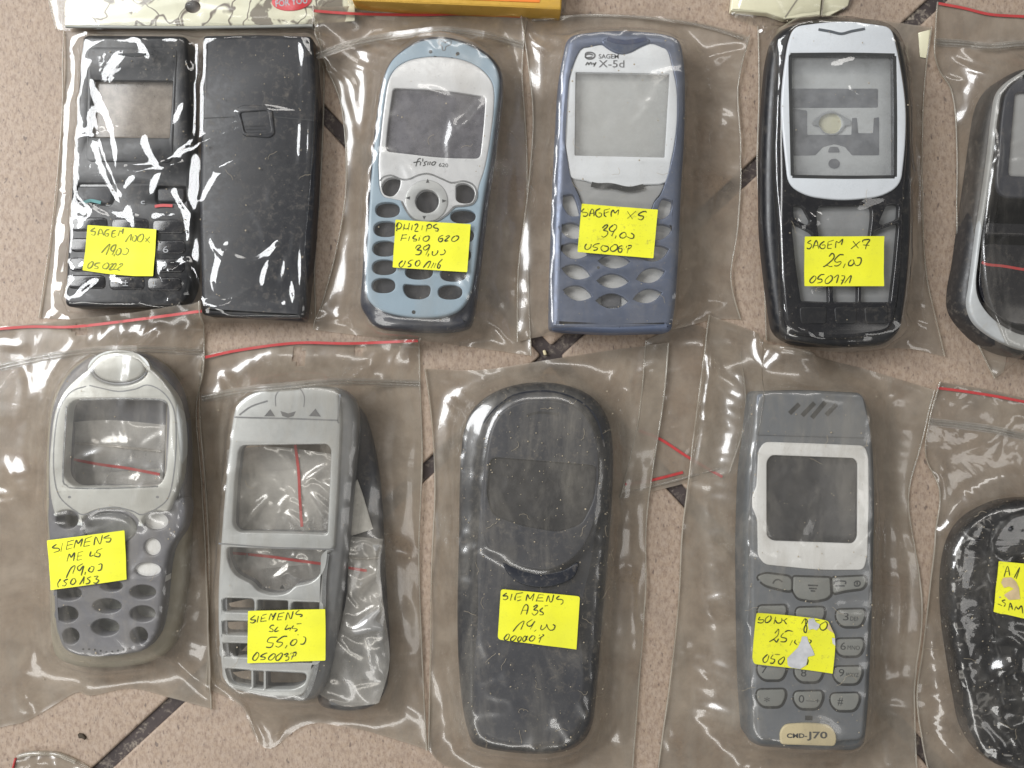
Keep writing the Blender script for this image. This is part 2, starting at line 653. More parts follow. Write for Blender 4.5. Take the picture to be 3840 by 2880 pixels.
def inside(poly):
    p = np.array(poly)
    x0, x1 = np.searchsorted(GXX[0], [p[:, 0].min(), p[:, 0].max()])
    y0, y1 = np.searchsorted(GYY[:, 0], [p[:, 1].min(), p[:, 1].max()])
    x0, y0 = max(x0 - 1, 0), max(y0 - 1, 0)
    x1, y1 = min(x1 + 1, GNX), min(y1 + 1, GNY)
    m = np.zeros((GNY, GNX), bool)
    if x1 <= x0 or y1 <= y0:
        return m
    X, Y = GXX[y0:y1, x0:x1], GYY[y0:y1, x0:x1]
    r = np.zeros(X.shape, bool)
    q = np.roll(p, 1, 0)
    for (ax, ay), (bx, by) in zip(p, q):
        if ay == by:
            continue
        c = ((ay > Y) != (by > Y)) & (X < (bx - ax) * (Y - ay) / (by - ay) + ax)
        r ^= c
    m[y0:y1, x0:x1] = r
    return m


def blur(H, n=1):
    for _ in range(n):
        G = np.pad(H, 1, mode='edge')
        H = (G[1:-1, 1:-1] * 4 + G[:-2, 1:-1] * 2 + G[2:, 1:-1] * 2 + G[1:-1, :-2] * 2 + G[1:-1, 2:] * 2
             + G[:-2, :-2] + G[:-2, 2:] + G[2:, :-2] + G[2:, 2:]) / 16
    return H


def dilate(H, n=1):
    for _ in range(n):
        G = np.pad(H, 1, mode='edge')
        H = np.max([G[1:-1, 1:-1], G[:-2, 1:-1], G[2:, 1:-1], G[1:-1, :-2], G[1:-1, 2:]], axis=0)
    return H


def add_ridge(H, pts, h, w):
    """a fold of the film along a path"""
    p = np.array(cr(pts, 5, closed=False) if len(pts) > 2 else resample(pts, 4))
    x0, y0 = ((p.min(0) - w - [GX0, GY0]) / RES).astype(int)
    x1, y1 = ((p.max(0) + w - [GX0, GY0]) / RES).astype(int) + 2
    x0, y0, x1, y1 = max(x0, 0), max(y0, 0), min(x1, GNX), min(y1, GNY)
    if x1 <= x0 or y1 <= y0:
        return
    gx, gy = GXX[y0:y1, x0:x1], GYY[y0:y1, x0:x1]
    best = np.full(gx.shape, 1e9); tt = np.zeros(gx.shape)
    for k, (a, b) in enumerate(zip(p[:-1], p[1:])):
        d = b - a
        t = np.clip(((gx - a[0]) * d[0] + (gy - a[1]) * d[1]) / (d @ d + 1e-9), 0, 1)
        q = (gx - a[0] - t * d[0]) ** 2 + (gy - a[1] - t * d[1]) ** 2
        m = q < best
        best = np.where(m, q, best); tt = np.where(m, (k + t) / (len(p) - 1), tt)
    H[y0:y1, x0:x1] += h * np.clip(1 - np.sqrt(best) / w, 0, 1) ** 1.3 * np.sin(math.pi * np.clip(tt * 0.92 + 0.04, 0, 1)) ** 0.6


def sample(H, x, y):
    u = np.clip((x - GX0) / RES, 0, GNX - 1.001)
    v = np.clip((y - GY0) / RES, 0, GNY - 1.001)
    i, j = u.astype(int), v.astype(int)
    a, b = u - i, v - j
    return (H[j, i] * (1 - a) * (1 - b) + H[j, i + 1] * a * (1 - b) + H[j + 1, i] * (1 - a) * b + H[j + 1, i + 1] * a * b)


def resample(pts, n):
    p = np.array(pts, float)
    s = np.r_[0, np.cumsum(np.linalg.norm(np.diff(p, axis=0), axis=1))]
    t = np.linspace(0, s[-1], n)
    return np.stack([np.interp(t, s, p[:, 0]), np.interp(t, s, p[:, 1])], 1)


def coons(T, R, B, L, nx, ny):
    T, B, L, R = resample(T, nx), resample(B, nx), resample(L, ny), resample(R, ny)
    u = np.linspace(0, 1, nx)[None, :, None]
    v = np.linspace(0, 1, ny)[:, None, None]
    S = (1 - v) * T[None] + v * B[None] + (1 - u) * L[:, None] + u * R[:, None]
    S -= (1 - u) * (1 - v) * T[0] + u * (1 - v) * T[-1] + (1 - u) * v * B[0] + u * v * B[-1]
    return S


def smooth_noise(ny, nx, cell, g):
    a = g.standard_normal((int(ny / cell) + 4, int(nx / cell) + 4))
    yy = np.linspace(0, a.shape[0] - 3.01, ny); xx = np.linspace(0, a.shape[1] - 3.01, nx)
    j, i = yy.astype(int), xx.astype(int)
    b, c = yy - j, xx - i
    b = (b * b * (3 - 2 * b))[:, None]; c = (c * c * (3 - 2 * c))[None]
    return (a[j][:, i] * (1 - b) * (1 - c) + a[j][:, i + 1] * (1 - b) * c + a[j + 1][:, i] * b * (1 - c) + a[j + 1][:, i + 1] * b * c)


def drape(XY, H, zb, ex=0.03, steps=110, bend=0.25, seed=1, off=0.35, grav=0.05, kick=0.6):
    """loose film settling over what lies beneath: a sheet of springs with a little too much material"""
    g = np.random.default_rng(seed)
    ny, nx = XY.shape[:2]
    Hs = sample(H, XY[..., 0], XY[..., 1]) + off
    Z = Hs.copy()
    Z[0], Z[-1], Z[:, 0], Z[:, -1] = zb[0], zb[-1], zb[:, 0], zb[:, -1]
    for _ in range(260):
        A = 0.25 * (Z[:-2, 1:-1] + Z[2:, 1:-1] + Z[1:-1, :-2] + Z[1:-1, 2:])
        Z[1:-1, 1:-1] = np.maximum(Hs[1:-1, 1:-1], A)
    X = np.dstack([XY, Z])
    exm = np.clip(ex * (0.7 + 1.1 * smooth_noise(ny, nx, 13, g)), 0.002, 3.5 * ex)

    def rest(s1, s2):
        return np.linalg.norm(X[s1] - X[s2], axis=-1) * (1 + 0.5 * (exm[s1] + exm[s2]))

    S = slice
    cons = []
    for k in (0, 1):
        cons.append(((S(None), S(k, nx - 1, 2)), (S(None), S(k + 1, nx, 2)), 1.0))
        cons.append(((S(k, ny - 1, 2), S(None)), (S(k + 1, ny, 2), S(None)), 1.0))
    for k in (0, 1):
        cons.append(((S(k, ny - 1, 2), S(0, nx - 1)), (S(k + 1, ny, 2), S(1, nx)), 0.35))
        cons.append(((S(k, ny - 1, 2), S(1, nx)), (S(k + 1, ny, 2), S(0, nx - 1)), 0.35))
    for st in (2, 4):
        cons.append(((S(None), S(0, nx - st)), (S(None), S(st, nx)), bend * 0.5))
        cons.append(((S(0, ny - st), S(None)), (S(st, ny), S(None)), bend * 0.5))
    fixed = []
    for a, b, w in cons:
        na = X[a].shape[0]; nb = X[b].shape[0]
        ma = X[a].shape[1]; mb = X[b].shape[1]
        if na != nb:
            q = min(na, nb); a = (S(a[0].start, a[0].start + 2 * q, 2) if a[0].step else a[0], a[1]); b = (S(b[0].start, b[0].start + 2 * q, 2), b[1])
        if ma != mb:
            q = min(ma, mb); a = (a[0], S(a[1].start, a[1].start + 2 * q, 2)); b = (b[0], S(b[1].start, b[1].start + 2 * q, 2))
        fixed.append((a, b, w, rest(a, b)))
    X[1:-1, 1:-1, 2] += 0.4 + kick * smooth_noise(ny, nx, 8, g)[1:-1, 1:-1] + 0.25 * kick * smooth_noise(ny, nx, 3, g)[1:-1, 1:-1]
    X[1:-1, 1:-1, :2] += 0.1 * g.standard_normal((ny - 2, nx - 2, 2))
    edge = np.dstack([XY, zb])
    Xp = X.copy()
    for st in range(steps):
        v = (X - Xp) * 0.86
        Xp = X.copy()
        X = X + v
        X[..., 2] -= grav
        for it in range(5):
            for a, b, w, r in fixed:
                d = X[b] - X[a]
                l = np.sqrt((d * d).sum(-1)) + 1e-9
                c = d * (0.5 * w * (1 - r / l))[..., None]
                X[a] += c
                X[b] -= c
            h = sample(H, X[..., 0], X[..., 1]) + off
            hit = X[..., 2] < h
            X[..., 2] = np.where(hit, h, X[..., 2])
            X[..., :2] = np.where(hit[..., None], Xp[..., :2] * 0.6 + X[..., :2] * 0.4, X[..., :2])
            for e in (S(0, 1), S(-1, None)):
                X[e] = edge[e]
                X[:, e] = edge[:, e]
    return X


def grid_faces(ny, nx):
    i = np.arange(ny - 1)[:, None] * nx + np.arange(nx - 1)[None]
    return np.stack([i, i + nx, i + nx + 1, i + 1], -1).reshape(-1, 4).tolist()


class Bag:
    pass


def bag(label, frame, T, R, B, L, mat, name='zip_bag', cat='zip bag', group='zip bags laid on the tile floor', ex=0.02, bend=0.30, seed=1, space=1.5, wig=0.45,
        obst=None, kick=0.35, steps=110, grav=0.05, creases=(), loose=24, fold=1.3, back='film_back'):
    global HLAID
    ob = list(OBST) if obst is None else obst
    OBST.clear()
    H = HLAID.copy()
    for poly, z, soft in ob:
        m = inside(poly)
        H = np.maximum(H, np.where(m, z, 0))
    H = blur(dilate(H, 2), 2)

    def side(pts):
        pts = cr(pts, 6, closed=False) if len(pts) > 2 else pts
        out = []
        for x, y in pts:
            z = 1.0
            for _ in range(2):
                w = P(frame, x, y, z)
                z = float(sample(HLAID, np.array(w[0]), np.array(w[1]))) + 0.8
            out.append(w)
        return out
    T, R, B, L = side(T), side(R), side(B), side(L)
    lx = np.linalg.norm(np.diff(np.array(T), axis=0), axis=1).sum()
    ly = np.linalg.norm(np.diff(np.array(L), axis=0), axis=1).sum()
    nx, ny = max(8, int(lx / space)), max(8, int(ly / space))
    XY = coons(T, R, B, L, nx, ny)
    g = np.random.default_rng(seed + 50)
    for cf, cp, ch, cw in creases:
        add_ridge(H, PS(cf, cp, 8.0), ch * (1.9 if cw >= 3 else 1.3), cw * 1.15)
    for _ in range(loose):
        q = XY[int(g.integers(2, ny - 2)), int(g.integers(2, nx - 2))]
        an, ln = g.uniform(0, 6.28), g.uniform(3, 13)
        d = np.array([math.cos(an), math.sin(an)]) * ln
        add_ridge(H, [tuple(q - d), tuple(q + g.uniform(-1.5, 1.5, 2)), tuple(q + d)], g.uniform(0.35, 0.9) * fold, g.uniform(1.1, 2.2))
    base = sample(blur(HLAID, 2), XY[..., 0], XY[..., 1])
    zb = base + 0.55 + wig * np.abs(smooth_noise(ny, nx, 10, g))
    X = drape(XY, H, zb, ex=ex, seed=seed, bend=bend, kick=kick, steps=steps, grav=grav)
    o = Bag()
    o.X, o.XY, o.nx, o.ny, o.H = X, XY, nx, ny, H
    c = XY.reshape(-1, 2).mean(0)
    o.root = thing(name, label, cat, (c[0], c[1], 0), group)
    o.holes = []
    o.mat = mat
    o.back = M[back]
    o.true = np.zeros_like(H)
    for poly, z, soft in ob:
        o.true = np.maximum(o.true, np.where(inside(poly), z, 0))
    o.flat = X.reshape(-1, 3)
    return o


def zat(o, x, y):
    d = (o.flat[:, 0] - x) ** 2 + (o.flat[:, 1] - y) ** 2
    k = np.argpartition(d, 5)[:5]
    w = 1 / (d[k] + 0.05)
    return float((o.flat[k, 2] * w).sum() / w.sum())


def on_film(o, f, pts, lift=0.25, n=5):
    """photo points -> 3d path lying on the film"""
    if len(pts) > 2:
        pts = cr(pts, n, closed=False)
    else:
        pts = [tuple(q) for q in resample(pts, 14)]
    out = []
    for x, y in pts:
        z = 3.0
        for _ in range(3):
            w = P(f, x, y, z)
            z = zat(o, *w)
        out.append((w[0], w[1], z + lift))
    return np.array(out)


def finish_bag(o, seam=True):
    """link the film, remember its height for whatever is laid over it later"""
    global HLAID
    X, nx, ny = o.X, o.nx, o.ny
    cut = []
    for fr, cx, cy, rx, ry in o.holes:
        q = on_film(o, fr, [(cx + rx * math.cos(a), cy + ry * math.sin(a)) for a in np.linspace(0, 2 * math.pi, 14)], 0)
        cut.append((q[:, :2].mean(0), np.ptp(q[:, :2], axis=0) / 2))

    def keep(V, f):
        m = np.mean([V[i][:2] for i in f], axis=0)
        return all((((m - cc) / rr_) ** 2).sum() > 1.0 for cc, rr_ in cut)
    VX = X.reshape(-1, 3)
    F = [f[::-1] for f in grid_faces(ny, nx) if keep(VX, f)]
    f1 = link_mesh('front_film', X.reshape(-1, 3), [q[::-1] for q in F], o.mat, o.root, angle=180)
    s = f1.modifiers.new('smooth', 'SUBSURF'); s.levels = 1; s.render_levels = 1
    step = 1 if cut else 3
    xi = np.unique(np.r_[np.arange(0, nx, step), nx - 1]); yi = np.unique(np.r_[np.arange(0, ny, step), ny - 1])
    Q = o.XY[np.ix_(yi, xi)]
    zb = sample(blur(HLAID, 2), Q[..., 0], Q[..., 1]) + 0.22 + 0.12 * rng.random(Q.shape[:2])
    G = np.dstack([Q, zb]).reshape(-1, 3)
    link_mesh('back_film', G, [f for f in grid_faces(len(yi), len(xi)) if keep(G, f)], o.back, o.root, angle=180)
    if seam:
        for col in (0, nx - 1):
            pth = X[:, col].copy(); pth[:, 2] += 0.1
            V, FF = tube_mesh(pth, 0.32, 6)
            link_mesh('side_seam', V, FF, M['seam'], o.root, angle=80)
    # rasterise film height into the pile map
    m = inside(np.r_[X[0, :, :2], X[1:, -1, :2], X[-1, -2::-1, :2], X[-2:0:-1, 0, :2]])
    Hn = np.zeros_like(HLAID)
    U = np.repeat(np.repeat(X, 2, 0), 2, 1)
    ix = np.clip(((X[..., 0] - GX0) / RES).round().astype(int), 0, GNX - 1)
    iy = np.clip(((X[..., 1] - GY0) / RES).round().astype(int), 0, GNY - 1)
    np.maximum.at(Hn, (iy, ix), X[..., 2])
    Hn = dilate(Hn, 2)
    HLAID = np.where(m, np.maximum(HLAID, Hn + 0.25), HLAID)


def path_part(o, name, f, pts, r, mat, lift=0.2, label=None):
    p = on_film(o, f, pts, lift)
    V, F = tube_mesh(p, r, 7)
    return tag(link_mesh(name, V, F, mat, o.root, angle=80), label)


def dust(o, n, fibres, mat, region=None):
    """grit and lint lying on the film"""
    X = o.flat if region is None else None
    parts = []
    q = np.array(PS('full', region, 12)) if region is not None else None
    V3 = o.X.reshape(-1, 3)
    if q is not None:
        V3 = V3[(V3[:, 0] > q[:, 0].min()) & (V3[:, 0] < q[:, 0].max()) & (V3[:, 1] > q[:, 1].min()) & (V3[:, 1] < q[:, 1].max())]
    for _ in range(n):
        p = V3[int(rng.integers(len(V3)))] + [rng.normal() * 0.7, rng.normal() * 0.7, 0.18]
        s = 0.10 + 0.22 * rng.random() ** 3
        t = rng.random() * 6
        r = [s * (0.6 + 0.8 * rng.random()) for _ in range(5)]
        V = [(p[0] + r[k] * math.cos(t + k * 1.257), p[1] + r[k] * math.sin(t + k * 1.257), p[2] + 0.05 * rng.random()) for k in range(5)] + [(p[0], p[1], p[2] + s * 0.8)]
        parts.append((V, [(k, (k + 1) % 5, 5) for k in range(5)]))
    for _ in range(fibres):
        p = V3[int(rng.integers(len(V3)))] + [0, 0, 0.3]
        an = rng.random() * 6.28; path = []
        for k in range(14):
            path.append(tuple(p))
            an += rng.normal() * 0.35
            p = p + [0.35 * math.cos(an), 0.35 * math.sin(an), 0]
            p[2] = zat(o, p[0], p[1]) + 0.25
        parts.append(tube_mesh(path, 0.05, 4))
    V, F = merge(parts)
    tag(link_mesh('dust', V, F, mat, o.root), kind='stuff')


def zip_part(o, f, pts, gap=7):
    line_part(o, 'zip_band', f, [(x, y + gap / 2) for x, y in pts], 2.6 + 0.05 * gap, M['zip'], lift=0.22)
    for dy in (0, gap):
        path_part(o, 'zip_seal', f, [(x, y + dy) for x, y in pts], 0.42, M['zip'])


def line_part(o, name, f, pts, w, mat, lift=0.3, label=None):
    p = on_film(o, f, pts, lift)
    L = p.copy(); R = p.copy()
    t = np.gradient(p[:, :2], axis=0); t /= np.linalg.norm(t, axis=1)[:, None] + 1e-9
    n = np.stack([-t[:, 1], t[:, 0]], 1)
    L[:, :2] += n * w / 2; R[:, :2] -= n * w / 2
    V = np.r_[L, R]; m = len(p)
    F = [(m + i, m + i + 1, i + 1, i) for i in range(m - 1)]
    return tag(link_mesh(name, V, F, mat, o.root), label)


def sticker(o, f, outline, writing, mat, label, pen=0.35, extra=(), ink='ink', rad=12, top=None):
    """paper price label stuck on the film: gently bent paper, pen strokes"""
    q = PS(f, outline, 12)
    c = np.mean(q, axis=0)
    hw = np.ptp(np.array(q), axis=0)
    X = o.flat
    near = (np.abs(X[:, 0] - c[0]) < hw[0] / 2 + 1) & (np.abs(X[:, 1] - c[1]) < hw[1] / 2 + 1)
    pts = X[near]
    dx, dy = (pts[:, 0] - c[0]) / 20, (pts[:, 1] - c[1]) / 20
    A = np.stack([np.ones_like(dx), dx, dy, dx * dx, dy * dy], 1)
    k, *_ = np.linalg.lstsq(A, pts[:, 2], rcond=None)
    res = pts[:, 2] - A @ k
    k[0] += min(np.percentile(res, 70), 0.8)
    gx = np.array([q_ for q_ in ell(c[0], c[1], hw[0] * 0.47, hw[1] * 0.45, 24, pw=0.4)] + [q_ for q_ in ell(c[0], c[1], hw[0] * 0.25, hw[1] * 0.25, 12)])
    for y_ in np.linspace(-0.45, 0.45, 9):
        gx = np.r_[gx, np.stack([c[0] + hw[0] * np.linspace(-0.46, 0.46, 11), np.full(11, c[1] + hw[1] * y_)], 1)]
    hx, hy = (gx[:, 0] - c[0]) / 20, (gx[:, 1] - c[1]) / 20
    need = sample(o.true, gx[:, 0], gx[:, 1]) - (k[0] + k[1] * hx + k[2] * hy + k[3] * hx * hx + k[4] * hy * hy)
    k[0] += max(0.0, float(need.max())) + 0.1

    def zf(x, y, up=0.0):
        a, b = (x - c[0]) / 20, (y - c[1]) / 20
        return float(k[0] + k[1] * a + k[2] * b + k[3] * a * a + k[4] * b * b) + 0.16 + up

    def place(p):
        out = []
        for x, y in p:
            z = k[0]
            for _ in range(2):
                w = P(f, x, y, z)
                z = zf(*w)
            out.append(w)
        return out
    # film under the paper follows the paper
    grow = place([(x, y) for x, y in rr(outline, rad)])
    gp = np.array(grow)
    for iy in range(o.ny):
        for ix in range(o.nx):
            x, y, z = o.X[iy, ix]
            if abs(x - c[0]) < hw[0] * 0.62 and abs(y - c[1]) < hw[1] * 0.62:
                t = zf(x, y) - 0.16
                d = max(abs(x - c[0]) / (hw[0] * 0.5), abs(y - c[1]) / (hw[1] * 0.5))
                w = min(1, max(0, (1.2 - d) / 0.2))
                o.X[iy, ix, 2] = z + (min(z, t) - z) * w if d > 1 else min(z, t)
    zs = lambda x, y: zf(x, y)
    # paper: fan of quads on a grid clipped to the outline
    bm = bmesh.new()
    ring = ccw(grow)
    vs = [bm.verts.new((x, y, 0)) for x, y in ring]
    bm.faces.new(vs)
    bmesh.ops.triangulate(bm, faces=bm.faces[:])
    xs = [p[0] for p in ring]; ys = [p[1] for p in ring]
    for ax, lo, hi in ((0, min(xs), max(xs)), (1, min(ys), max(ys))):
        for i in range(1, 18):
            co = [0, 0, 0]; no = [0, 0, 0]
            co[ax] = lo + (hi - lo) * i / 18; no[ax] = 1
            bmesh.ops.bisect_plane(bm, geom=bm.verts[:] + bm.edges[:] + bm.faces[:], dist=1e-4, plane_co=co, plane_no=no)
    g = rng.random(4) * 6
    V = []
    bm.verts.index_update()
    cl = rng.random(4) * 1.1

    def wob(x, y):
        u, v = (x - c[0]) / (hw[0] / 2), (y - c[1]) / (hw[1] / 2)
        q_ = cl[(1 if u > 0 else 0) + (2 if v > 0 else 0)] * (abs(u) ** 3) * (abs(v) ** 3)
        return 0.07 * math.sin(x * 0.55 + g[0]) + 0.07 * math.sin(y * 0.7 + g[1]) + 0.7 * q_ + 0.16
    for v in bm.verts:
        V.append((v.co.x, v.co.y, zf(v.co.x, v.co.y) + wob(v.co.x, v.co.y)))
    F = [[v.index for v in fc.verts] for fc in bm.faces]
    bm.free()
    nV = len(V)
    V2 = V + [(x, y, z - 0.13) for x, y, z in V]
    edges = {}
    for fc in F:
        for a, b in zip(fc, fc[1:] + fc[:1]):
            edges[(a, b)] = 1
    FF = F + [[i + nV for i in fc[::-1]] for fc in F]
    for a, b in edges:
        if (b, a) not in edges:
            FF.append([b, a, a + nV, b + nV])
    st = link_mesh('price_sticker', V2, FF, mat, o.root, angle=50)
    tag(st, label)
    strokes = []
    for s in lines_raw(writing):
        w = place(s)
        w = cr(w, 4, closed=False) if len(w) > 2 else w
        strokes.append(ribbon_mesh(w, pen, lambda x, y: zf(x, y, 0.13) + wob(x, y)))
    V, F = merge(strokes)
    link_mesh('handwriting', V, F, M[ink], st)
    for nm, mt, poly in extra:
        w = ccw(place(poly))
        bm = bmesh.new()
        bm.faces.new([bm.verts.new((x, y, zf(x, y, 0.2) + wob(x, y))) for x, y in w])
        bmesh.ops.triangulate(bm, faces=bm.faces[:])
        bm.verts.index_update()
        Vq = [tuple(v.co) for v in bm.verts]; Fq = [[v.index for v in fc.verts] for fc in bm.faces]
        bm.free()
        link_mesh(nm, Vq, Fq, mt, st)
    return st


def lines_raw(data):
    out = []
    for s in data.split(';'):
        v = [float(q) for q in s.split()]
        if len(v) >= 2:
            out.append([(v[i], v[i + 1]) for i in range(0, len(v) - 1, 2)])
    return out

# ------------------------------------------------------------------ material library
M = {
    'tile': m_tile(),
    'joint': plastic('dark_joint', (0.055, 0.042, 0.04), 0.75, dust=0.5, var=0.35),
    'film': film('worn_film', tint=(0.955, 0.94, 0.915), haze=0.055, hcol=(0.62, 0.57, 0.50), dirt=0.36, rough=0.06, gloss=1.5, smudge_glare=0.16),
    'film_b': film('worn_film_b', tint=(0.96, 0.945, 0.92), seed=0.31, haze=0.048, hcol=(0.62, 0.57, 0.50), dirt=0.28, rough=0.06, gloss=1.5, smudge_glare=0.12),
    'film_c': film('dirty_film', tint=(0.945, 0.93, 0.90), seed=0.77, haze=0.075, dirt=0.85, hcol=(0.58, 0.53, 0.45), rough=0.07, gloss=1.5, smudge_glare=0.24),
    'film_d': film('cloudy_film', tint=(0.92, 0.905, 0.875), seed=0.63, haze=0.06, dirt=0.5, hcol=(0.50, 0.46, 0.40), rough=0.05, gloss=1.5, smudge_glare=0.14, silk=0.45, bump=0.5, crease=80.0),
    'film_clear': film('clear_film', tint=(0.96, 0.955, 0.945), seed=0.5, haze=0.010, dirt=0.22, rough=0.035, gloss=1.25, bump=0.20, silk=0.15, crease=55.0, smudge_glare=0.03),
    'film_glossy': film('glossy_film', tint=(0.95, 0.94, 0.92), seed=0.2, haze=0.03, dirt=0.4, rough=0.05, gloss=1.2, bump=0.5, silk=0.3, crease=85.0),
    'film_sleeve': film('sleeve_film', tint=(0.97, 0.97, 0.96), seed=0.9, haze=0.02, dirt=0.1, rough=0.07),
    'film_small': film('small_bag_film', tint=(0.95, 0.95, 0.95), haze=0.36, hcol=(0.95, 0.93, 0.90), rough=0.09, dirt=0.1, seed=1.3, gloss=2.4),  # strong white haze stands in for bright highlights on crumpled film
    'film_back': film('back_film', tint=(0.88, 0.845, 0.79), haze=0.62, hcol=(0.60, 0.51, 0.42), rough=0.25, dirt=0.45, seed=2.0, gloss=0.5),
    'seam': film('seam_film', tint=(0.92, 0.90, 0.86), haze=0.35, hcol=(0.72, 0.67, 0.58), rough=0.13, dirt=0.2),
    'zip': film('zip_film', tint=(0.93, 0.92, 0.90), haze=0.22, hcol=(0.68, 0.64, 0.58), rough=0.10, dirt=0.15, gloss=1.2),
    'red': plastic('red_print', (0.44, 0.045, 0.045), 0.4, dust=0.1, bump=0),
    'ink': flat('pen_ink', (0.035, 0.04, 0.02), 0.6),
    'ink_faint': flat('faded_pen_ink', (0.20, 0.21, 0.03), 0.6),
    'paper_grey': flat('bare_paper', (0.52, 0.52, 0.53), 0.8),
    'paper_tan': flat('tan_paper', (0.58, 0.44, 0.25), 0.8),
    'sticker': m_sticker('yellow_paper', 0.22),
    'sticker_dirty': m_sticker('dirty_yellow_paper', 0.75),
    'black': plastic('black_plastic', (0.009, 0.0095, 0.012), 0.32, dust=0.10),
    'black_gloss': plastic('glossy_black_plastic', (0.010, 0.010, 0.013), 0.16, dust=0.08, coat=0.4, bump=0.05),
    'charcoal': plastic('charcoal_plastic', (0.016, 0.017, 0.022), 0.40, dust=0.12),
    'navy': plastic('navy_plastic', (0.022, 0.028, 0.050), 0.28, dust=0.08),
    'hole': plastic('dark_inside', (0.018, 0.018, 0.024), 0.5, dust=0.08),
    'sky': plastic('pale_blue_plastic', (0.33, 0.44, 0.54), 0.35, dust=0.05, var=0.06, bump=0.05),
    'silver': plastic('silver_paint', (0.74, 0.76, 0.79), 0.30, metal=0.25, dust=0.06, var=0.05, bump=0.06),
    'silver_dull': plastic('dull_silver_paint', (0.53, 0.55, 0.56), 0.32, metal=0.25, dust=0.10, var=0.07, bump=0.06),
    'silver_warm': plastic('warm_silver_paint', (0.58, 0.59, 0.57), 0.34, metal=0.2, dust=0.10, var=0.06, bump=0.06),
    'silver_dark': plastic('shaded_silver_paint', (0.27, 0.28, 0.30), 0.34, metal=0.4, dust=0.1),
    'rim': plastic('worn_white_rim', (0.40, 0.41, 0.41), 0.35, dust=0.25, var=0.2),
    'shell_grey': plastic('grey_shell', (0.030, 0.029, 0.030), 0.4, dust=0.2),
    'chrome': plastic('chrome_edge', (0.80, 0.82, 0.85), 0.14, metal=0.9, dust=0.05, bump=0),
    'blue': plastic('blue_metallic_paint', (0.135, 0.165, 0.245), 0.32, metal=0.35, dust=0.13, var=0.10),
    'blue_dark': plastic('dark_blue_plastic', (0.055, 0.075, 0.15), 0.4, dust=0.1),
    'white': plastic('white_panel', (0.76, 0.80, 0.85), 0.25, dust=0.05, var=0.03, bump=0.03),
    'white_frame': plastic('white_frame', (0.82, 0.83, 0.84), 0.35, dust=0.12, var=0.05, bump=0.03),
    'grey_inner': plastic('grey_inner_plastic', (0.36, 0.37, 0.38), 0.5, dust=0.12),
    'grey_pale': plastic('pale_grey_plastic', (0.66, 0.67, 0.67), 0.5, dust=0.1),
    'grey_light': plastic('light_grey_plastic', (0.46, 0.47, 0.48), 0.45, dust=0.12),
    'grey_mid': plastic('mid_grey_plastic', (0.27, 0.275, 0.28), 0.45, dust=0.15, var=0.2),
    'grey_dark': plastic('dark_grey_plastic', (0.13, 0.135, 0.15), 0.45, dust=0.12),
    'grey_olive': plastic('olive_grey_plastic', (0.27, 0.275, 0.25), 0.5, dust=0.15),
    'violet': plastic('violet_grey_plastic', (0.175, 0.177, 0.20), 0.36, dust=0.10),
    'cream': plastic('cream_plastic', (0.33, 0.30, 0.235), 0.45, dust=0.15),
    'slate': plastic('slate_blue_plastic', (0.043, 0.047, 0.062), 0.36, dust=0.16),
    'slate_dark': plastic('dark_slate_plastic', (0.018, 0.020, 0.027), 0.36, dust=0.20),
    'steel': plastic('grey_blue_paint', (0.185, 0.20, 0.225), 0.36, metal=0.2, dust=0.12, var=0.08),
    'steel_dark': plastic('dark_grey_blue_paint', (0.115, 0.13, 0.15), 0.40, metal=0.2, dust=0.12),
    'key': plastic('grey_rubber_key', (0.24, 0.25, 0.245), 0.55, dust=0.15),
    'groove': plastic('dark_groove', (0.03, 0.032, 0.034), 0.6, dust=0.05),
    'print': flat('dark_print', (0.05, 0.055, 0.06), 0.5),
    'print_white': flat('white_print', (0.40, 0.41, 0.43), 0.5),
    'badge': plastic('cream_badge', (0.66, 0.57, 0.36), 0.4, dust=0.06, var=0.05),
    'lens': clear('clear_lens', (0.93, 0.94, 0.94), 0.24, (0.62, 0.63, 0.65)),
    'lens_lit_floor': clear('lit_floor_lens', (0.80, 0.77, 0.72), 0.55, (0.42, 0.37, 0.32), 0.2),
    'lens_dark': clear('smoked_lens', (0.55, 0.55, 0.60), 0.34, (0.42, 0.415, 0.46), 0.04),
    'lens_dusty': clear('dusty_lens', (0.35, 0.35, 0.37), 0.35, (0.13, 0.13, 0.14), 0.2),
    'crackle': m_crackle(),
    'cream_paper': plastic('cream_paper', (0.80, 0.76, 0.55), 0.3, dust=0.05, coat=0.5, var=0.06),
    'gold': plastic('gold_card', (0.60, 0.36, 0.06), 0.3, metal=0.4, dust=0.05),
    'orange': plastic('orange_card', (0.78, 0.22, 0.035), 0.35, dust=0.05),
    'redpaper': plastic('red_paper', (0.60, 0.02, 0.03), 0.35, dust=0.08),
    'whitepaper': flat('white_paper', (0.72, 0.71, 0.68), 0.7),
    'lint': flat('lint', (0.40, 0.34, 0.25), 0.9),
    'rust': plastic('brown_crumb', (0.06, 0.045, 0.03), 0.8),
    'teal': flat('teal_print', (0.06, 0.22, 0.22), 0.5),
}

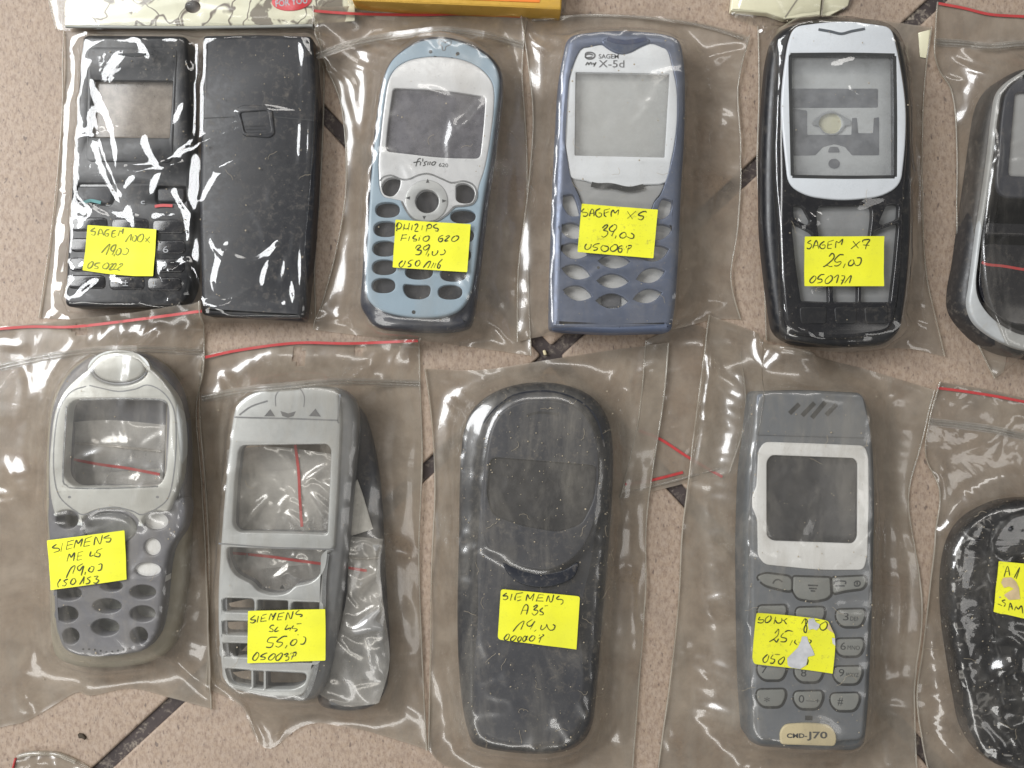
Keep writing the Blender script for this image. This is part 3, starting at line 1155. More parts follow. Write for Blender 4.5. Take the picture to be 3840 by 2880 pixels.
# ------------------------------------------------------------------ setting: tiled floor, joints at 45 degrees
CRX, CRY = P('full', 1190, 768)
a1 = math.atan2(P('full', 1647, 361)[1] - P('full', 394, 1514)[1], P('full', 1647, 361)[0] - P('full', 394, 1514)[0])
a2 = math.atan2(P('full', 1995, 1622)[1] - CRY, P('full', 1995, 1622)[0] - CRX)
e1 = np.array([math.cos(a1), math.sin(a1)]); e2 = -np.array([math.cos(a2), math.sin(a2)])
TS, JW = 330.0, 5.0
tv, tf = [], []
for i in range(-2, 2):
    for j in range(-2, 2):
        lo_u, hi_u = i * TS + JW / 2, (i + 1) * TS - JW / 2
        lo_v, hi_v = j * TS + JW / 2, (j + 1) * TS - JW / 2
        c4 = [np.array([CRX, CRY]) + u * e1 + v * e2 for u, v in ((lo_u, lo_v), (hi_u, lo_v), (hi_u, hi_v), (lo_u, hi_v))]
        V, F = plate_mesh(rr([tuple(q) for q in c4], 1.2, 4), [], -7.0, 0.0, 0.8)
        k = len(tv)
        tv += V; tf += [[q + k for q in f] for f in F]
o = link_mesh('floor', tv, tf, M['tile'], None, angle=40)
tag(o, kind='structure')
s = 680
cv = [(CRX + sx * s * 1.4, CRY + sy * s * 1.4, -1.3) for sx, sy in ((-1, -1), (1, -1), (1, 1), (-1, 1))]
# joint filler with a rough surface
jn = 60
jv = [(CRX - 950 + 1900 * i / jn, CRY - 950 + 1900 * j / jn, -1.2 + 0.25 * rng.random()) for j in range(jn + 1) for i in range(jn + 1)]
o = link_mesh('ground', jv, grid_faces(jn + 1, jn + 1), M['joint'], None)
tag(o, kind='structure')

Z0 = 0.7


def base_of(frame, pts):
    c = np.mean(np.array(PS(frame, pts)), axis=0)
    return (c[0], c[1], 0.0)


def letters(name, mat, parent, parts):
    V, F = merge(parts)
    return link_mesh(name, V, F, mat, parent, smooth=False)


def strokes_on(name, frame, data, w, z, mat, parent, n=4):
    V, F = merge([ribbon_mesh(q, w, z if callable(z) else (lambda x, y: z), taper=False) for q in lines(frame, data, z(0, 0) if callable(z) else z, n)])
    return link_mesh(name, V, F, mat, parent)


# ================================================================== the loose empty bag under its neighbours
b = bag('empty loose zip bag with two red lines between the charcoal and long grey covers', 'full',
        [(1395, 735), (1500, 700), (1600, 760)], [(1600, 760), (1610, 900), (1575, 1020)], [(1340, 1075), (1410, 1062), (1575, 1020)],
        [(1395, 735), (1380, 900), (1340, 1075)], M['film'], ex=0.005, seed=3)
line_part(b, 'red_line', 'full', [(1380, 930), (1425, 948), (1487, 988), (1560, 1030)], 0.95, M['red'])
line_part(b, 'red_line', 'full', [(1350, 1046), (1403, 1038), (1475, 1020)], 0.95, M['red'])
path_part(b, 'zip_seal', 'full', [(1350, 1060), (1410, 1050), (1560, 1010)], 0.5, M['zip'])
finish_bag(b)

# ================================================================== 1  flat black covers, front and back side by side
t = thing('phone_cover', 'flat black phone cover with square window showing the floor, beside its plain black back', 'phone cover', base_of('A', [(620, 800)]), 'old phone covers')
fo = [(400, 165, 30), (905, 170, 30), (915, 600, 5), (935, 1000, 5), (925, 1300, 5), (800, 1495, 40), (310, 1490, 30), (325, 1200, 5), (350, 800, 5), (385, 300, 5)]
win = rr([(447, 388), (842, 392), (825, 672), (432, 668)], 8)
keys = [rr([(365, 890), (545, 890), (560, 960), (540, 1000), (360, 985)], 18), rr([(755, 905), (905, 905), (905, 985), (755, 990)], 18)]
plate('front_cover', 'A', rr([(400, 165, 30), (905, 170, 30), (925, 800, 5), (940, 1150, 5), (925, 1400, 40), (880, 1495, 40), (310, 1490, 30), (325, 1200, 5), (350, 800, 5), (385, 300, 5)], 10),
      [win] + keys, Z0, 8.5, 1.6, M['black'], t)
plate('window_frame', 'A', rr([(430, 230), (860, 232), (835, 790), (420, 785)], 30), [win], 8.52, 8.75, 0.15, M['black'], t, obst=False)
plate('window', 'A', win, [], 6.0, 6.8, 0.1, M['lens_lit_floor'], t, obst=False)  # added pale plate, its colour brightens the floor seen in the window
plate('earpiece', 'A', cr([(570, 262), (620, 258), (690, 258), (745, 262), (690, 272), (640, 274)]), [], 8.6, 8.95, 0.1, M['groove'], t, obst=False)
plate('key_panel', 'A', rr([(355, 870), (910, 880), (925, 1400), (330, 1400)], 30), [], Z0 + 2, 7.4, 0.4, M['black_gloss'], t, obst=False)
plate('call_key', 'A', rr([(375, 905), (535, 905), (545, 960), (530, 990), (370, 978)], 16), [], 6.5, 8.7, 0.5, M['charcoal'], t, obst=False)
plate('end_key', 'A', rr([(765, 915), (895, 915), (895, 978), (765, 982)], 16), [], 6.5, 8.7, 0.5, M['charcoal'], t, obst=False)
for x0, x1, y in ((345, 520, 1090), (540, 720, 1095), (740, 900, 1100), (340, 510, 1190), (740, 900, 1200), (335, 505, 1285), (740, 895, 1290), (330, 510, 1370), (530, 700, 1375), (715, 880, 1380)):
    plate('number_key', 'A', rr([(x0, y - 34), (x1, y - 34), (x1, y + 34), (x0, y + 34)], 26), [], 7.5, 8.95, 0.5, M['black_gloss'], t)
letters('key_print', M['print_white'], t, [
    text_mesh('*', 'A', (390, 1380), (416, 1380), 40, 9.0), text_mesh('+', 'A', (440, 1378), (462, 1378), 26, 9.0),
    text_mesh('0', 'A', (541, 1388), (566, 1388), 34, 9.0), text_mesh('±', 'A', (596, 1390), (622, 1390), 34, 9.0),
    text_mesh('#', 'A', (732, 1394), (757, 1394), 32, 9.0), text_mesh('9', 'A', (785, 1308), (812, 1308), 34, 9.0),
    text_mesh('6', 'A', (791, 1228), (818, 1228), 32, 9.0), text_mesh('7', 'A', (380, 1290), (400, 1290), 36, 9.0),
    text_mesh('c', 'A', (684, 992), (704, 992), 24, 9.0)])
strokes_on('red_mark', 'A', '752 1003 790 998 838 1000', 1.0, 8.95, M['red'], t)
strokes_on('teal_mark', 'A', '405 985 440 975 490 985', 1.1, 8.95, M['teal'], t)
t2 = thing('phone_cover', 'plain flat black phone back with a small embossed latch, right of the windowed black cover', 'phone cover', base_of('A', [(1250, 850)]), 'old phone covers')
plate('back_cover', 'A', rr([(980, 165, 24), (1250, 160, 10), (1515, 168, 24), (1540, 500, 60), (1530, 900, 60), (1505, 1250, 60), (1470, 1560, 20), (975, 1530, 20), (962, 1000, 5), (972, 500, 5)], 10),
      [], Z0, 9.0, 2.2, M['charcoal'], t2, dome=lambda x, y: 0.0)
plate('latch', 'A', rr([(1140, 530), (1180, 508), (1320, 512), (1335, 650), (1310, 668), (1180, 660), (1165, 590)], 20), [rr([(1165, 545), (1300, 535), (1318, 640), (1190, 645)], 16)], 8.9, 9.5, 0.3, M['charcoal'], t2, obst=False)
strokes_on('seam_line', 'A', '985 575 1140 568;1335 568 1520 585', 0.35, 9.04, M['groove'], t2)
strokes_on('latch_ridges', 'A', '1190 615 1290 612;1195 630 1290 628', 0.4, 9.05, M['black'], t2)
b = bag('clear tight bag around the flat black cover and its black back', 'A',
        [(310, 150), (800, 140), (1550, 130)], [(1550, 130), (1575, 330), (1560, 850), (1530, 1250), (1535, 1570)],
        [(190, 1545), (800, 1570), (1535, 1570)], [(310, 150), (305, 500), (280, 850), (240, 1200), (190, 1545)], M['film_clear'], ex=0.033, loose=26, fold=0.8, creases=[('A', [(350, 900), (440, 1010), (560, 1080)], 0.80, 1.22), ('A', [(640, 1010), (720, 1180), (850, 1250)], 0.88, 1.30), ('A', [(860, 930), (930, 1050), (930, 1200)], 0.88, 1.30), ('A', [(350, 1330), (430, 1300), (520, 1340)], 0.80, 1.15), ('A', [(560, 1350), (660, 1420), (700, 1480)], 0.88, 1.22), ('A', [(330, 1030), (360, 1180), (330, 1300)], 0.88, 1.30), ('A', [(995, 1490), (1040, 1470), (1075, 1500), (1110, 1475)], 0.96, 1.22), ('A', [(1130, 1180), (1080, 1300), (1060, 1430)], 0.96, 1.44), ('A', [(1370, 1190), (1320, 1290), (1290, 1420)], 0.96, 1.44), ('A', [(1400, 1460), (1415, 1550)], 0.80, 1.01), ('A', [(900, 1260), (960, 1330), (1000, 1440)], 0.96, 1.30), ('A', [(820, 1290), (870, 1400), (900, 1470)], 0.88, 1.22), ('A', [(800, 1330), (880, 1300), (940, 1270)], 0.80, 1.15), ('A', [(450, 380), (560, 620), (590, 900)], 0.80, 1.30), ('A', [(720, 680), (760, 760), (800, 830)], 0.80, 1.22), ('A', [(560, 830), (700, 835), (880, 800)], 0.80, 1.30), ('A', [(600, 980), (640, 900), (700, 850)], 0.80, 1.15), ('A', [(1150, 560), (1300, 545), (1500, 575)], 0.64, 1.58), ('A', [(1480, 220), (1500, 300)], 0.80, 1.15), ('A', [(1000, 1000), (1080, 860), (1200, 790)], 0.64, 1.73), ('N', [(640, 1250), (520, 1330), (380, 1440), (150, 1610)], 1.36, 1.58), ('N', [(235, 1295), (190, 1400), (130, 1530)], 1.28, 1.44), ('N', [(1450, 1080), (1540, 1110), (1640, 1060)], 0.96, 1.30), ('N', [(1480, 1190), (1600, 1170), (1700, 1180)], 0.80, 1.15), ('N', [(1590, 1210), (1690, 1240), (1700, 1170)], 0.80, 1.15), ('N', [(370, 410), (480, 450), (570, 395)], 0.72, 1.08), ('A', [(880, 760), (1050, 680), (1340, 570)], 0.96, 1.80), ('A', [(470, 560), (520, 760), (600, 960)], 1.12, 1.73), ('A', [(760, 940), (810, 830), (920, 790)], 0.96, 1.44), ('A', [(985, 1480), (1080, 1500), (1150, 1470)], 0.96, 1.30), ('A', [(1050, 1535), (1200, 1545), (1410, 1545)], 0.96, 1.15), ('A', [(1040, 1170), (1100, 1240), (1250, 1280), (1380, 1180)], 0.80, 1.58), ('A', [(1020, 190), (1090, 200), (1150, 185)], 0.80, 1.30), ('A', [(820, 190), (880, 200), (900, 240)], 0.72, 1.30), ('A', [(330, 200), (345, 500), (320, 800)], 0.96, 1.80), ('A', [(1545, 1000), (1500, 1250), (1450, 1480)], 1.04, 1.58), ('A', [(260, 1000), (250, 1230), (230, 1480)], 1.12, 1.58)], seed=8, space=1.25, grav=0.12)
L1 = '400 170 320 215 290 260 390 265 400 310 370 365 290 340;470 370 500 250 540 200 580 250 620 370;490 320 600 310;760 215 690 230 650 290 660 370 710 390 745 360 740 320 690 330;930 235 860 250 830 320 830 400 870 415 940 390;840 325 920 305;990 380 1020 290 1040 240 1080 270 1130 190 1100 330;1180 540 1260 420 1340 335 1310 500;1390 390 1360 480 1400 520 1450 500 1480 400 1430 370;1600 330 1520 400 1500 500 1570 535 1640 460 1650 350 1600 330;1700 430 1810 560;1820 400 1700 530;560 820 680 680 780 590 740 720 680 870;930 600 850 640 800 720 840 775 900 730 940 600 890 760 830 880;900 850 880 910;980 720 930 820 970 875 1050 820 1060 720 1000 700;1100 840 1160 865 1230 830 1260 740 1190 690;320 1040 230 1110 210 1200 260 1215 330 1150 350 1060 300 1045;540 1080 430 1090 390 1150 470 1180 460 1230 370 1220;680 1085 600 1160 610 1220 690 1230 750 1160 740 1090 680 1085;790 1130 850 1090 860 1140 760 1260 880 1240;890 1120 930 1090 940 1140 870 1240 960 1240;1020 1130 1090 1090 1110 1130 970 1240 1040 1270'
sticker(b, 'L1', [(200, 95), (970, 172), (1100, 155), (1985, 210), (1895, 1420), (1400, 1420), (690, 1360), (75, 1270)], L1, M['sticker'], 'yellow paper sticker with faded pen writing', pen=0.34, ink='ink_faint', rad=20)
dust(b, 170, 7, M['lint'], [(180, 80), (690, 690)])
finish_bag(b)

# header card of a pack laid above it
t = thing('header_card', 'cream crackle patterned header card with a punched hole and a red oval badge', 'header card', base_of('T', [(700, 30)]), 'packs along the top edge')
plate('card', 'T', rr([(240, -330), (1330, -330), (1338, 78), (1180, 92), (700, 100), (245, 95)], 6), [ell(727, 25, 29, 24)], 2.5, 3.0, 0.1, M['crackle'], t)
plate('badge', 'T', ell(1100, 2, 76, 38, rot=-0.08), [], 3.02, 3.3, 0.12, M['redpaper'], t, obst=False)
letters('badge_print', M['print_white'], tag(t, None) and t, [text_mesh('FOR YOU', 'T', (1040, 26), (1160, 12), 24, 3.36, bold=0.02)])
b = bag('clear film sleeve around the crackle patterned header card', 'T', [(130, -330), (800, -335), (1345, -330)], [(1345, -330), (1340, -100), (1345, 108)],
        [(215, 112), (700, 122), (1345, 108)], [(130, -330), (160, -100), (215, 112)], M['film_sleeve'], back='film_sleeve', name='film_sleeve', cat='film sleeve', group='packs along the top edge', ex=0.003, seed=21, space=2.2, wig=0.4)
path_part(b, 'weld', 'T', [(250, 100), (700, 106), (1180, 98)], 0.55, M['grey_olive'])
finish_bag(b)
t = thing('gift_box', 'gold edged orange gift box lying above the pale blue phone cover', 'box', base_of('T', [(1700, -20)]), 'packs along the top edge')
plate('box_body', 'src', rr([(1310, -260, 4), (2120, -260, 4), (2105, 36, 8), (1900, 26, 4), (1600, 14, 4), (1320, 2, 6)], 6), [], 0.3, 9.0, 0.6, M['gold'], t)
plate('lid_panel', 'src', rr([(1480, -240), (2030, -240), (2025, 9), (1480, -12)], 5), [], 9.02, 9.25, 0.1, M['orange'], t, obst=False)
b = bag('shiny clear wrap around the gold edged gift box', 'src', [(1300, -275), (1700, -280), (2145, -270)], [(2145, -270), (2135, -100), (2120, 44)], [(1305, 14), (1700, 26), (2120, 44)],
        [(1300, -275), (1302, -120), (1305, 14)], M['film_sleeve'], back='film_sleeve', name='film_wrap', cat='film wrap', group='packs along the top edge', ex=0.012, seed=23, space=2.0, wig=0.3)
finish_bag(b, seam=False)

# ================================================================== 2  pale blue and silver cover
t = thing('phone_cover', 'pale blue phone cover with silver panel, round navigation ring and oval key holes', 'phone cover', base_of('B', [(560, 850)]), 'old phone covers')
body = cr([(590, 160), (700, 182), (800, 232), (865, 295), (888, 370), (886, 470), (868, 610), (845, 770), (822, 930), (802, 1090), (782, 1260), (762, 1420), (737, 1560), (690, 1600), (560, 1612), (400, 1604), (270, 1588), (215, 1530), (187, 1470), (192, 1370), (207, 1150), (224, 950), (242, 750), (264, 560), (290, 390), (330, 290), (400, 222), (490, 172)], 4)
face = cr([(590, 167), (690, 190), (782, 238), (845, 300), (872, 372), (870, 455), (853, 600), (828, 790), (799, 950), (775, 1130), (755, 1290), (735, 1410), (700, 1485), (640, 1527), (540, 1545), (420, 1540), (310, 1515), (248, 1475), (222, 1415), (222, 1280), (231, 1130), (239, 980), (247, 860), (263, 700), (281, 560), (301, 420), (332, 312), (392, 240), (485, 183)], 4)
panel = cr([(590, 268), (690, 284), (770, 322), (825, 378), (847, 445), (843, 560), (825, 700), (801, 820), (778, 890), (762, 950), (742, 988), (700, 1001), (655, 1005), (628, 1030), (585, 1066), (520, 1080), (455, 1066), (418, 1022), (398, 980), (355, 968), (310, 955), (290, 915), (285, 850), (284, 770), (300, 600), (315, 480), (332, 390), (368, 328), (430, 288), (510, 270)], 4)
win = rr([(355, 428, 18), (600, 437, 200), (805, 470, 18), (797, 600, 60), (778, 770, 25), (600, 768, 200), (318, 735, 25), (330, 600, 60)], 20)
soft = [cr([(345, 862), (388, 870), (388, 905), (374, 935), (348, 954), (312, 944), (298, 912), (312, 878)], 4), cr([(665, 897), (708, 891), (744, 914), (752, 948), (735, 982), (697, 988), (664, 974), (660, 930)], 4)]
nav = ell(520, 978, 57, 57)
kl = [ell(328, 1020, 60, 38, pw=.85), ell(320, 1113, 61, 39, pw=.85), ell(314, 1208, 60, 39, pw=.85), ell(312, 1299, 60, 38, pw=.85), ell(308, 1388, 58, 37, pw=.85)]
krt = [ell(695, 1052, 62, 34, pw=.85), ell(690, 1145, 58, 38, pw=.85), ell(676, 1240, 58, 38, pw=.85), ell(648, 1333, 64, 36, pw=.85), ell(632, 1420, 60, 36, pw=.85)]
km = [ell(500, 1150, 66, 37, pw=.85), ell(490, 1238, 66, 37, pw=.85), ell(481, 1322, 68, 37, pw=.85), rr([(402, 1378), (470, 1386), (540, 1384), (535, 1440), (490, 1457), (430, 1450), (404, 1420)], 30)]
ytop = P('B', 500, 440, 13)[1]
sag = lambda x, y: -0.0080 * max(0.0, y - ytop) ** 2
plate('back_shell', 'B', body, [], Z0, 10.5, 4.0, M['navy'], t)
plate('inner_floor', 'B', rr([(262, 850), (790, 850), (700, 1470), (262, 1450)], 60), [], 10.52, 10.7, 0.1, M['hole'], t, obst=False)
plate('front_cover', 'B', face, [panel] + kl + krt + km, 8.0, 13.2, 1.0, M['sky'], t, hbevel=0.25, dome=sag, cuts=2.2)
dz = lambda x, y: 0.0
plate('silver_panel', 'B', panel, [win, nav] + soft, 9.0, 13.4, 0.55, M['silver'], t, hbevel=0.3, dome=sag, cuts=2.2)
plate('window', 'B', win, [], 11.4, 12.4, 0.1, M['lens_dark'], t, obst=False)
plate('screen_backing', 'B', rr([(345, 420), (820, 450), (800, 790), (300, 750)], 10), [], 10.4, 10.9, 0.1, M['grey_dark'], t, obst=False)
plate('navigation_ring', 'B', ell(517, 976, 106, 104, 40), [nav], 12.2, 13.75, 0.5, M['silver_dull'], t, obst=False)
strokes_on('panel_rim', 'B', '292 880 306 862 345 852 400 872 440 868 480 850 530 845 590 868 640 888 700 880 748 902 762 948 744 988 700 1000 655 1004 625 1034 580 1066 520 1079 455 1066 418 1022 396 978', 0.55, 13.5, M['chrome'], t)
V, F = merge([(lambda q: ([(x, y, 13.8) for x, y in q], [list(range(len(q)))]))(ccw(PS('B', q, 13.8))) for q in
              ([(523, 868), (532, 888), (515, 888)], [(506, 1068), (498, 1050), (515, 1050)], [(414, 962), (438, 954), (436, 970)], [(616, 976), (594, 968), (594, 985)])])
link_mesh('arrow_print', V, F, M['print'], t)
V, F = merge([(lambda q: ([(x, y, 13.25 + sag(x, y)) for x, y in q], [list(range(len(q)))]))(ccw(PS('B', ell(x, y, 9.5, 9.5, 14), 13.4))) for x, y in ((535, 242), (668, 253), (558, 274), (597, 285), (640, 282), (455, 1517))])
link_mesh('speaker_dot_print', V, F, M['groove'], t)
strokes_on('shield_emblem', 'B', '578 180 575 200 592 216 594 234 606 234 610 216 632 204 634 184 612 188 606 196 598 188 578 180', 0.35, lambda x, y: 13.25 + sag(x, y), M['steel'], t)
letters('model_print', M['print'], t, [text_mesh('620', 'B', (577, 810), (622, 813), 18, 13.5)])
strokes_on('script_print', 'B', '490 770 476 775 466 808;454 790 486 784;490 786 486 803;498 785 500 770;520 784 506 790 512 800 500 806;526 786 522 803;536 785 532 802;560 785 545 790 544 802 556 800 563 786', 0.32, 13.5, M['print'], t, n=3)
b = bag('zip bag around the pale blue and silver phone cover', 'full',
        [(677, 12), (800, 14), (950, 22), (1140, 26)], [(1140, 26), (1128, 150), (1138, 330), (1140, 560), (1147, 768)],
        [(678, 712), (780, 725), (900, 735), (1020, 750), (1147, 768)], [(677, 12), (690, 110), (738, 230), (748, 400), (722, 560), (678, 712)], M['film'], ex=0.019, creases=[('B', [(672, 648), (740, 622), (805, 500)], 1.0, 1.8), ('B', [(690, 655), (760, 690)], 0.9, 1.6), ('B', [(470, 470), (550, 480), (650, 515)], 0.8, 2.6), ('B', [(190, 1440), (230, 1560), (280, 1580)], 0.8, 1.8), ('full', [(742, 120), (776, 300), (768, 500), (752, 700)], 2.2, 4.5), ('full', [(700, 230), (722, 252), (752, 250)], 1.1, 1.8), ('full', [(1112, 150), (1106, 350), (1092, 560), (1080, 720)], 1.8, 3.5), ('full', [(715, 400), (735, 520), (705, 660)], 1.6, 4), ('full', [(1125, 250), (1120, 420), (1128, 600)], 1.2, 2.2), ('full', [(760, 690), (830, 712), (900, 706)], 1.0, 1.6), ('full', [(1000, 600), (1050, 680), (1100, 740)], 1.3, 3), ('full', [(800, 110), (840, 90), (920, 80)], 1.0, 2.0)], seed=12)
line_part(b, 'red_line', 'full', [(677, 24), (760, 30), (900, 33), (1000, 31), (1130, 36)], 0.95, M['red'])
zip_part(b, 'full', [(684, 118), (760, 92), (850, 74), (980, 66), (1060, 76), (1132, 96)], 7)
L2 = '280 170 240 370;230 270 270 180 340 180 365 240 320 310 240 320;440 200 400 350;410 285 470 320 530 295;555 175 525 350;630 220 600 350;680 230 740 195 760 240 700 340 690 380 770 375;880 230 850 350;1000 240 960 380;970 250 1040 205 1090 230 1080 290 1000 310;1230 195 1150 240 1160 290 1250 310 1240 370 1180 360;390 450 340 610;370 470 490 455;350 550 480 540;560 500 525 615;710 460 640 530 660 560 730 570 710 610 640 610;800 520 780 610;825 485 828 492;980 490 900 530 890 590 950 620 1020 580 1035 500 980 490;1380 470 1300 500 1260 570 1290 630 1350 610 1360 550 1290 560;1440 510 1500 480 1530 500 1410 610 1500 605;1660 490 1590 550 1590 610 1660 620 1740 560 1745 495 1660 490;700 800 740 730 810 715 820 760 740 830 830 840 840 890 790 945 700 945;1000 710 910 760 900 820 960 830 1030 770 1040 710 1000 705;1050 760 950 960;1030 920 1000 990;1120 860 1110 940 1160 965 1230 910 1250 840;1300 945 1380 940 1430 880 1400 820;390 1090 310 1160 310 1230 360 1250 430 1170 455 1090;650 1075 580 1085 520 1150 590 1180 570 1230 510 1240;750 1090 700 1150 710 1215 770 1215 810 1150 800 1090 750 1090;890 1260 1000 1130 1070 1110 1040 1200 1000 1270;1080 1270 1150 1140;1150 1270 1200 1150;1360 1050 1260 1160 1240 1260 1280 1270 1310 1200 1270 1190'
sticker(b, 'L2', [(220, 95), (2050, 205), (1965, 1375), (145, 1255)], L2, M['sticker'], 'yellow paper sticker with four lines of pen writing', rad=25)
dust(b, 80, 4, M['lint'])
finish_bag(b)

# ================================================================== 3  blue metallic cover
t = thing('phone_cover', 'blue metallic phone cover with a light grey lens panel and almond shaped key holes', 'phone cover', base_of('C', [(520, 850)]), 'old phone covers')
body = rr([(290, 158, 50), (420, 138, 40), (560, 130, 60), (720, 142, 40), (840, 168, 60), (863, 330, 60), (860, 640, 100), (842, 900, 90), (832, 1200, 90), (815, 1450, 60), (795, 1588, 30), (500, 1596, 60), (205, 1580, 30), (208, 1380, 60), (220, 1000, 90), (235, 650, 90), (252, 350, 60)], 40)
lens = cr([(352, 238), (400, 222), (452, 212), (478, 226), (510, 246), (552, 258), (595, 248), (640, 224), (690, 206), (740, 222), (772, 242), (792, 310), (815, 420), (820, 550), (806, 680), (786, 780), (762, 872), (660, 884), (610, 898), (560, 897), (500, 882), (440, 884), (380, 865), (308, 848), (294, 780), (276, 650), (276, 540), (290, 430), (312, 330)], 3)
lower = rr([(308, 852, 15), (380, 868, 40), (440, 888, 30), (500, 888, 30), (580, 902, 40), (660, 890, 30), (758, 878, 15), (735, 930, 20), (708, 960, 15), (690, 1010), (640, 1070), (420, 1060), (362, 985), (345, 930, 15)], 20)
opening = cr([(352, 238), (400, 222), (452, 212), (478, 226), (510, 246), (552, 258), (595, 248), (640, 224), (690, 206), (740, 222), (772, 242), (792, 310), (815, 420), (820, 550), (806, 680), (786, 780), (764, 860), (738, 930), (708, 965), (690, 1010), (640, 1068), (530, 1075), (420, 1060), (366, 990), (343, 930), (310, 858), (294, 780), (276, 650), (276, 540), (290, 430), (312, 330)], 3)
keyh = [rr([(262, 936, 14), (318, 926, 16), (334, 965, 20), (352, 1034, 16), (300, 1036, 40), (268, 985, 20)], 14), rr([(746, 945, 18), (797, 960, 14), (786, 1022, 40), (745, 1050, 30), (716, 1044, 16), (726, 990, 20)], 14)]
keyh += [leaf(318, 1104, 140, 76, 0.25), leaf(322, 1200, 138, 76, 0.25), leaf(333, 1301, 144, 70, 0.25), leaf(340, 1402, 144, 72, 0.22)]
keyh += [leaf(728, 1110, 143, 74, -0.30), leaf(710, 1212, 143, 74, -0.30), leaf(690, 1317, 144, 70, -0.28), leaf(675, 1416, 144, 66, -0.22)]
keyh += [leaf(520, 1158, 158, 72, 0.02), leaf(515, 1250, 156, 68, 0.02), leaf(508, 1344, 156, 70, 0.02), leaf(505, 1440, 158, 72, 0.02)]
ear = cr([(455, 205), (480, 178), (570, 190), (670, 180), (690, 200), (640, 224), (595, 248), (552, 256), (510, 246)], 4)
plate('back_shell', 'C', [(520 + (x - 520) * 0.985, 850 + (y - 850) * 0.99) for x, y in body], [], Z0, 11.0, 2.0, M['grey_pale'], t, obst=False)
plate('front_cover', 'C', body, [opening] + keyh, Z0 + 1.2, 14.0, 3.2, M['blue'], t, hbevel=0.3, dome=lambda x, y: 0.0)
plate('lens_panel', 'C', lens, [rr([(330, 345), (781, 352), (757, 754), (325, 744)], 6)], 12.2, 13.6, 0.5, M['white'], t, hbevel=0.1)
plate('window', 'C', rr([(328, 343), (783, 350), (759, 757), (323, 746)], 6), [], 12.3, 13.3, 0.1, M['lens'], t, obst=False)
plate('lower_panel', 'C', lower, [], 10.0, 12.8, 0.3, M['grey_inner'], t, obst=False)
strokes_on('groove', 'C', '405 882 440 888 500 888 560 902 600 904 655 892', 1.7, 13.75, M['groove'], t)
plate('earpiece', 'C', ear, [], 12.5, 14.3, 0.8, M['blue'], t, obst=False)
strokes_on('earpiece_slot', 'C', '482 184 520 196 570 202 620 196 668 184', 1.5, 14.4, M['blue_dark'], t)
strokes_on('swirl_emblem', 'C', '375 262 382 252 400 250 418 256 422 268 410 280 390 282 376 272 380 262 396 258 414 264;376 272 386 276 410 272', 0.42, 13.75, M['grey_dark'], t)
letters('maker_print', M['grey_dark'], t, [text_mesh('SAGEM', 'C', (440, 280), (536, 280), 20, 13.7, bold=0.012), text_mesh('X-5d', 'C', (440, 322), (563, 323), 34, 13.7)])
strokes_on('script_print', 'C', '378 312 388 298 392 310 402 298 408 310;412 300 418 308 428 298 416 318', 0.35, 13.7, M['print'], t, n=3)
V, F = merge([(lambda q: ([(x, y, 14.03) for x, y in q], [list(range(len(q)))]))(ccw(PS('C', ell(439, 1280, 7, 7, 12), 14)))])
link_mesh('sound_hole', V, F, M['groove'], t)
plate('inner_clip', 'C', rr([(455, 1410), (545, 1412), (543, 1470), (458, 1470)], 4), [], 10.8, 11.6, 0.2, M['grey_dark'], t, obst=False)
b = bag('zip bag around the blue metallic phone cover', 'full',
        [(1124, 24), (1180, 38), (1290, 30), (1420, 36), (1530, 52), (1618, 78)], [(1618, 78), (1594, 190), (1600, 330), (1595, 480), (1578, 600), (1600, 690)],
        [(1118, 738), (1200, 722), (1320, 722), (1450, 712), (1540, 690), (1600, 690)], [(1124, 24), (1140, 130), (1152, 260), (1140, 420), (1120, 580), (1118, 738)], M['film_b'], ex=0.020, creases=[('full', [(1505, 112), (1570, 100), (1630, 86)], 1.4, 1.8), ('full', [(1165, 130), (1182, 330), (1165, 520), (1150, 700)], 2.2, 4.5), ('full', [(1530, 200), (1528, 400), (1512, 560)], 2.0, 4.5), ('full', [(1522, 636), (1545, 648), (1570, 640)], 1.6, 2.2), ('full', [(1590, 230), (1562, 330), (1540, 470)], 1.4, 2.4), ('full', [(1140, 520), (1150, 640), (1130, 720)], 1.2, 2), ('full', [(1480, 650), (1500, 700)], 1.2, 2), ('full', [(1155, 60), (1172, 100), (1195, 118)], 1.3, 2)], seed=31)
path_part(b, 'zip_seal', 'full', [(1150, 44), (1230, 36), (1300, 34), (1420, 42), (1520, 58), (1605, 84)], 0.6, M['zip'])
L3 = '260 215 195 290 320 310 350 350 300 400 230 390;390 400 410 300 450 225 490 270 500 400;390 340 500 320;650 210 550 270 540 360 600 420 670 400 680 330 610 320;750 245 750 370 800 410;750 250 890 215;755 330 860 285;920 410 920 310 970 250 1010 320 1100 240 1080 370;1310 280 1440 470;1520 275 1310 460;1770 310 1760 280 1660 300 1580 370 1700 400 1690 460 1640 485 1570 460;700 690 770 620 830 610 810 670 730 740 830 770 820 850 740 910 680 880;970 610 880 690 890 750 960 770 1040 700 1050 620 980 600;1010 720 930 880;1040 870 1015 940;1200 800 1130 860 1150 920 1220 930 1280 880 1260 800 1200 795;1290 890 1380 935 1450 935 1470 860 1400 810;320 1070 280 1130 290 1200 350 1210 420 1150 430 1080;640 1065 540 1080 470 1140 580 1170 560 1220 480 1230;730 1100 670 1160 690 1230 760 1260 840 1220 840 1140 740 1120;980 1100 900 1170 920 1240 990 1250 1070 1180 1060 1100 980 1090;1190 1110 1110 1150 1090 1240 1140 1280 1180 1240 1170 1180 1110 1190;1300 1120 1280 1170;1330 1120 1410 1110 1390 1170 1310 1200;1350 1150 1300 1300'
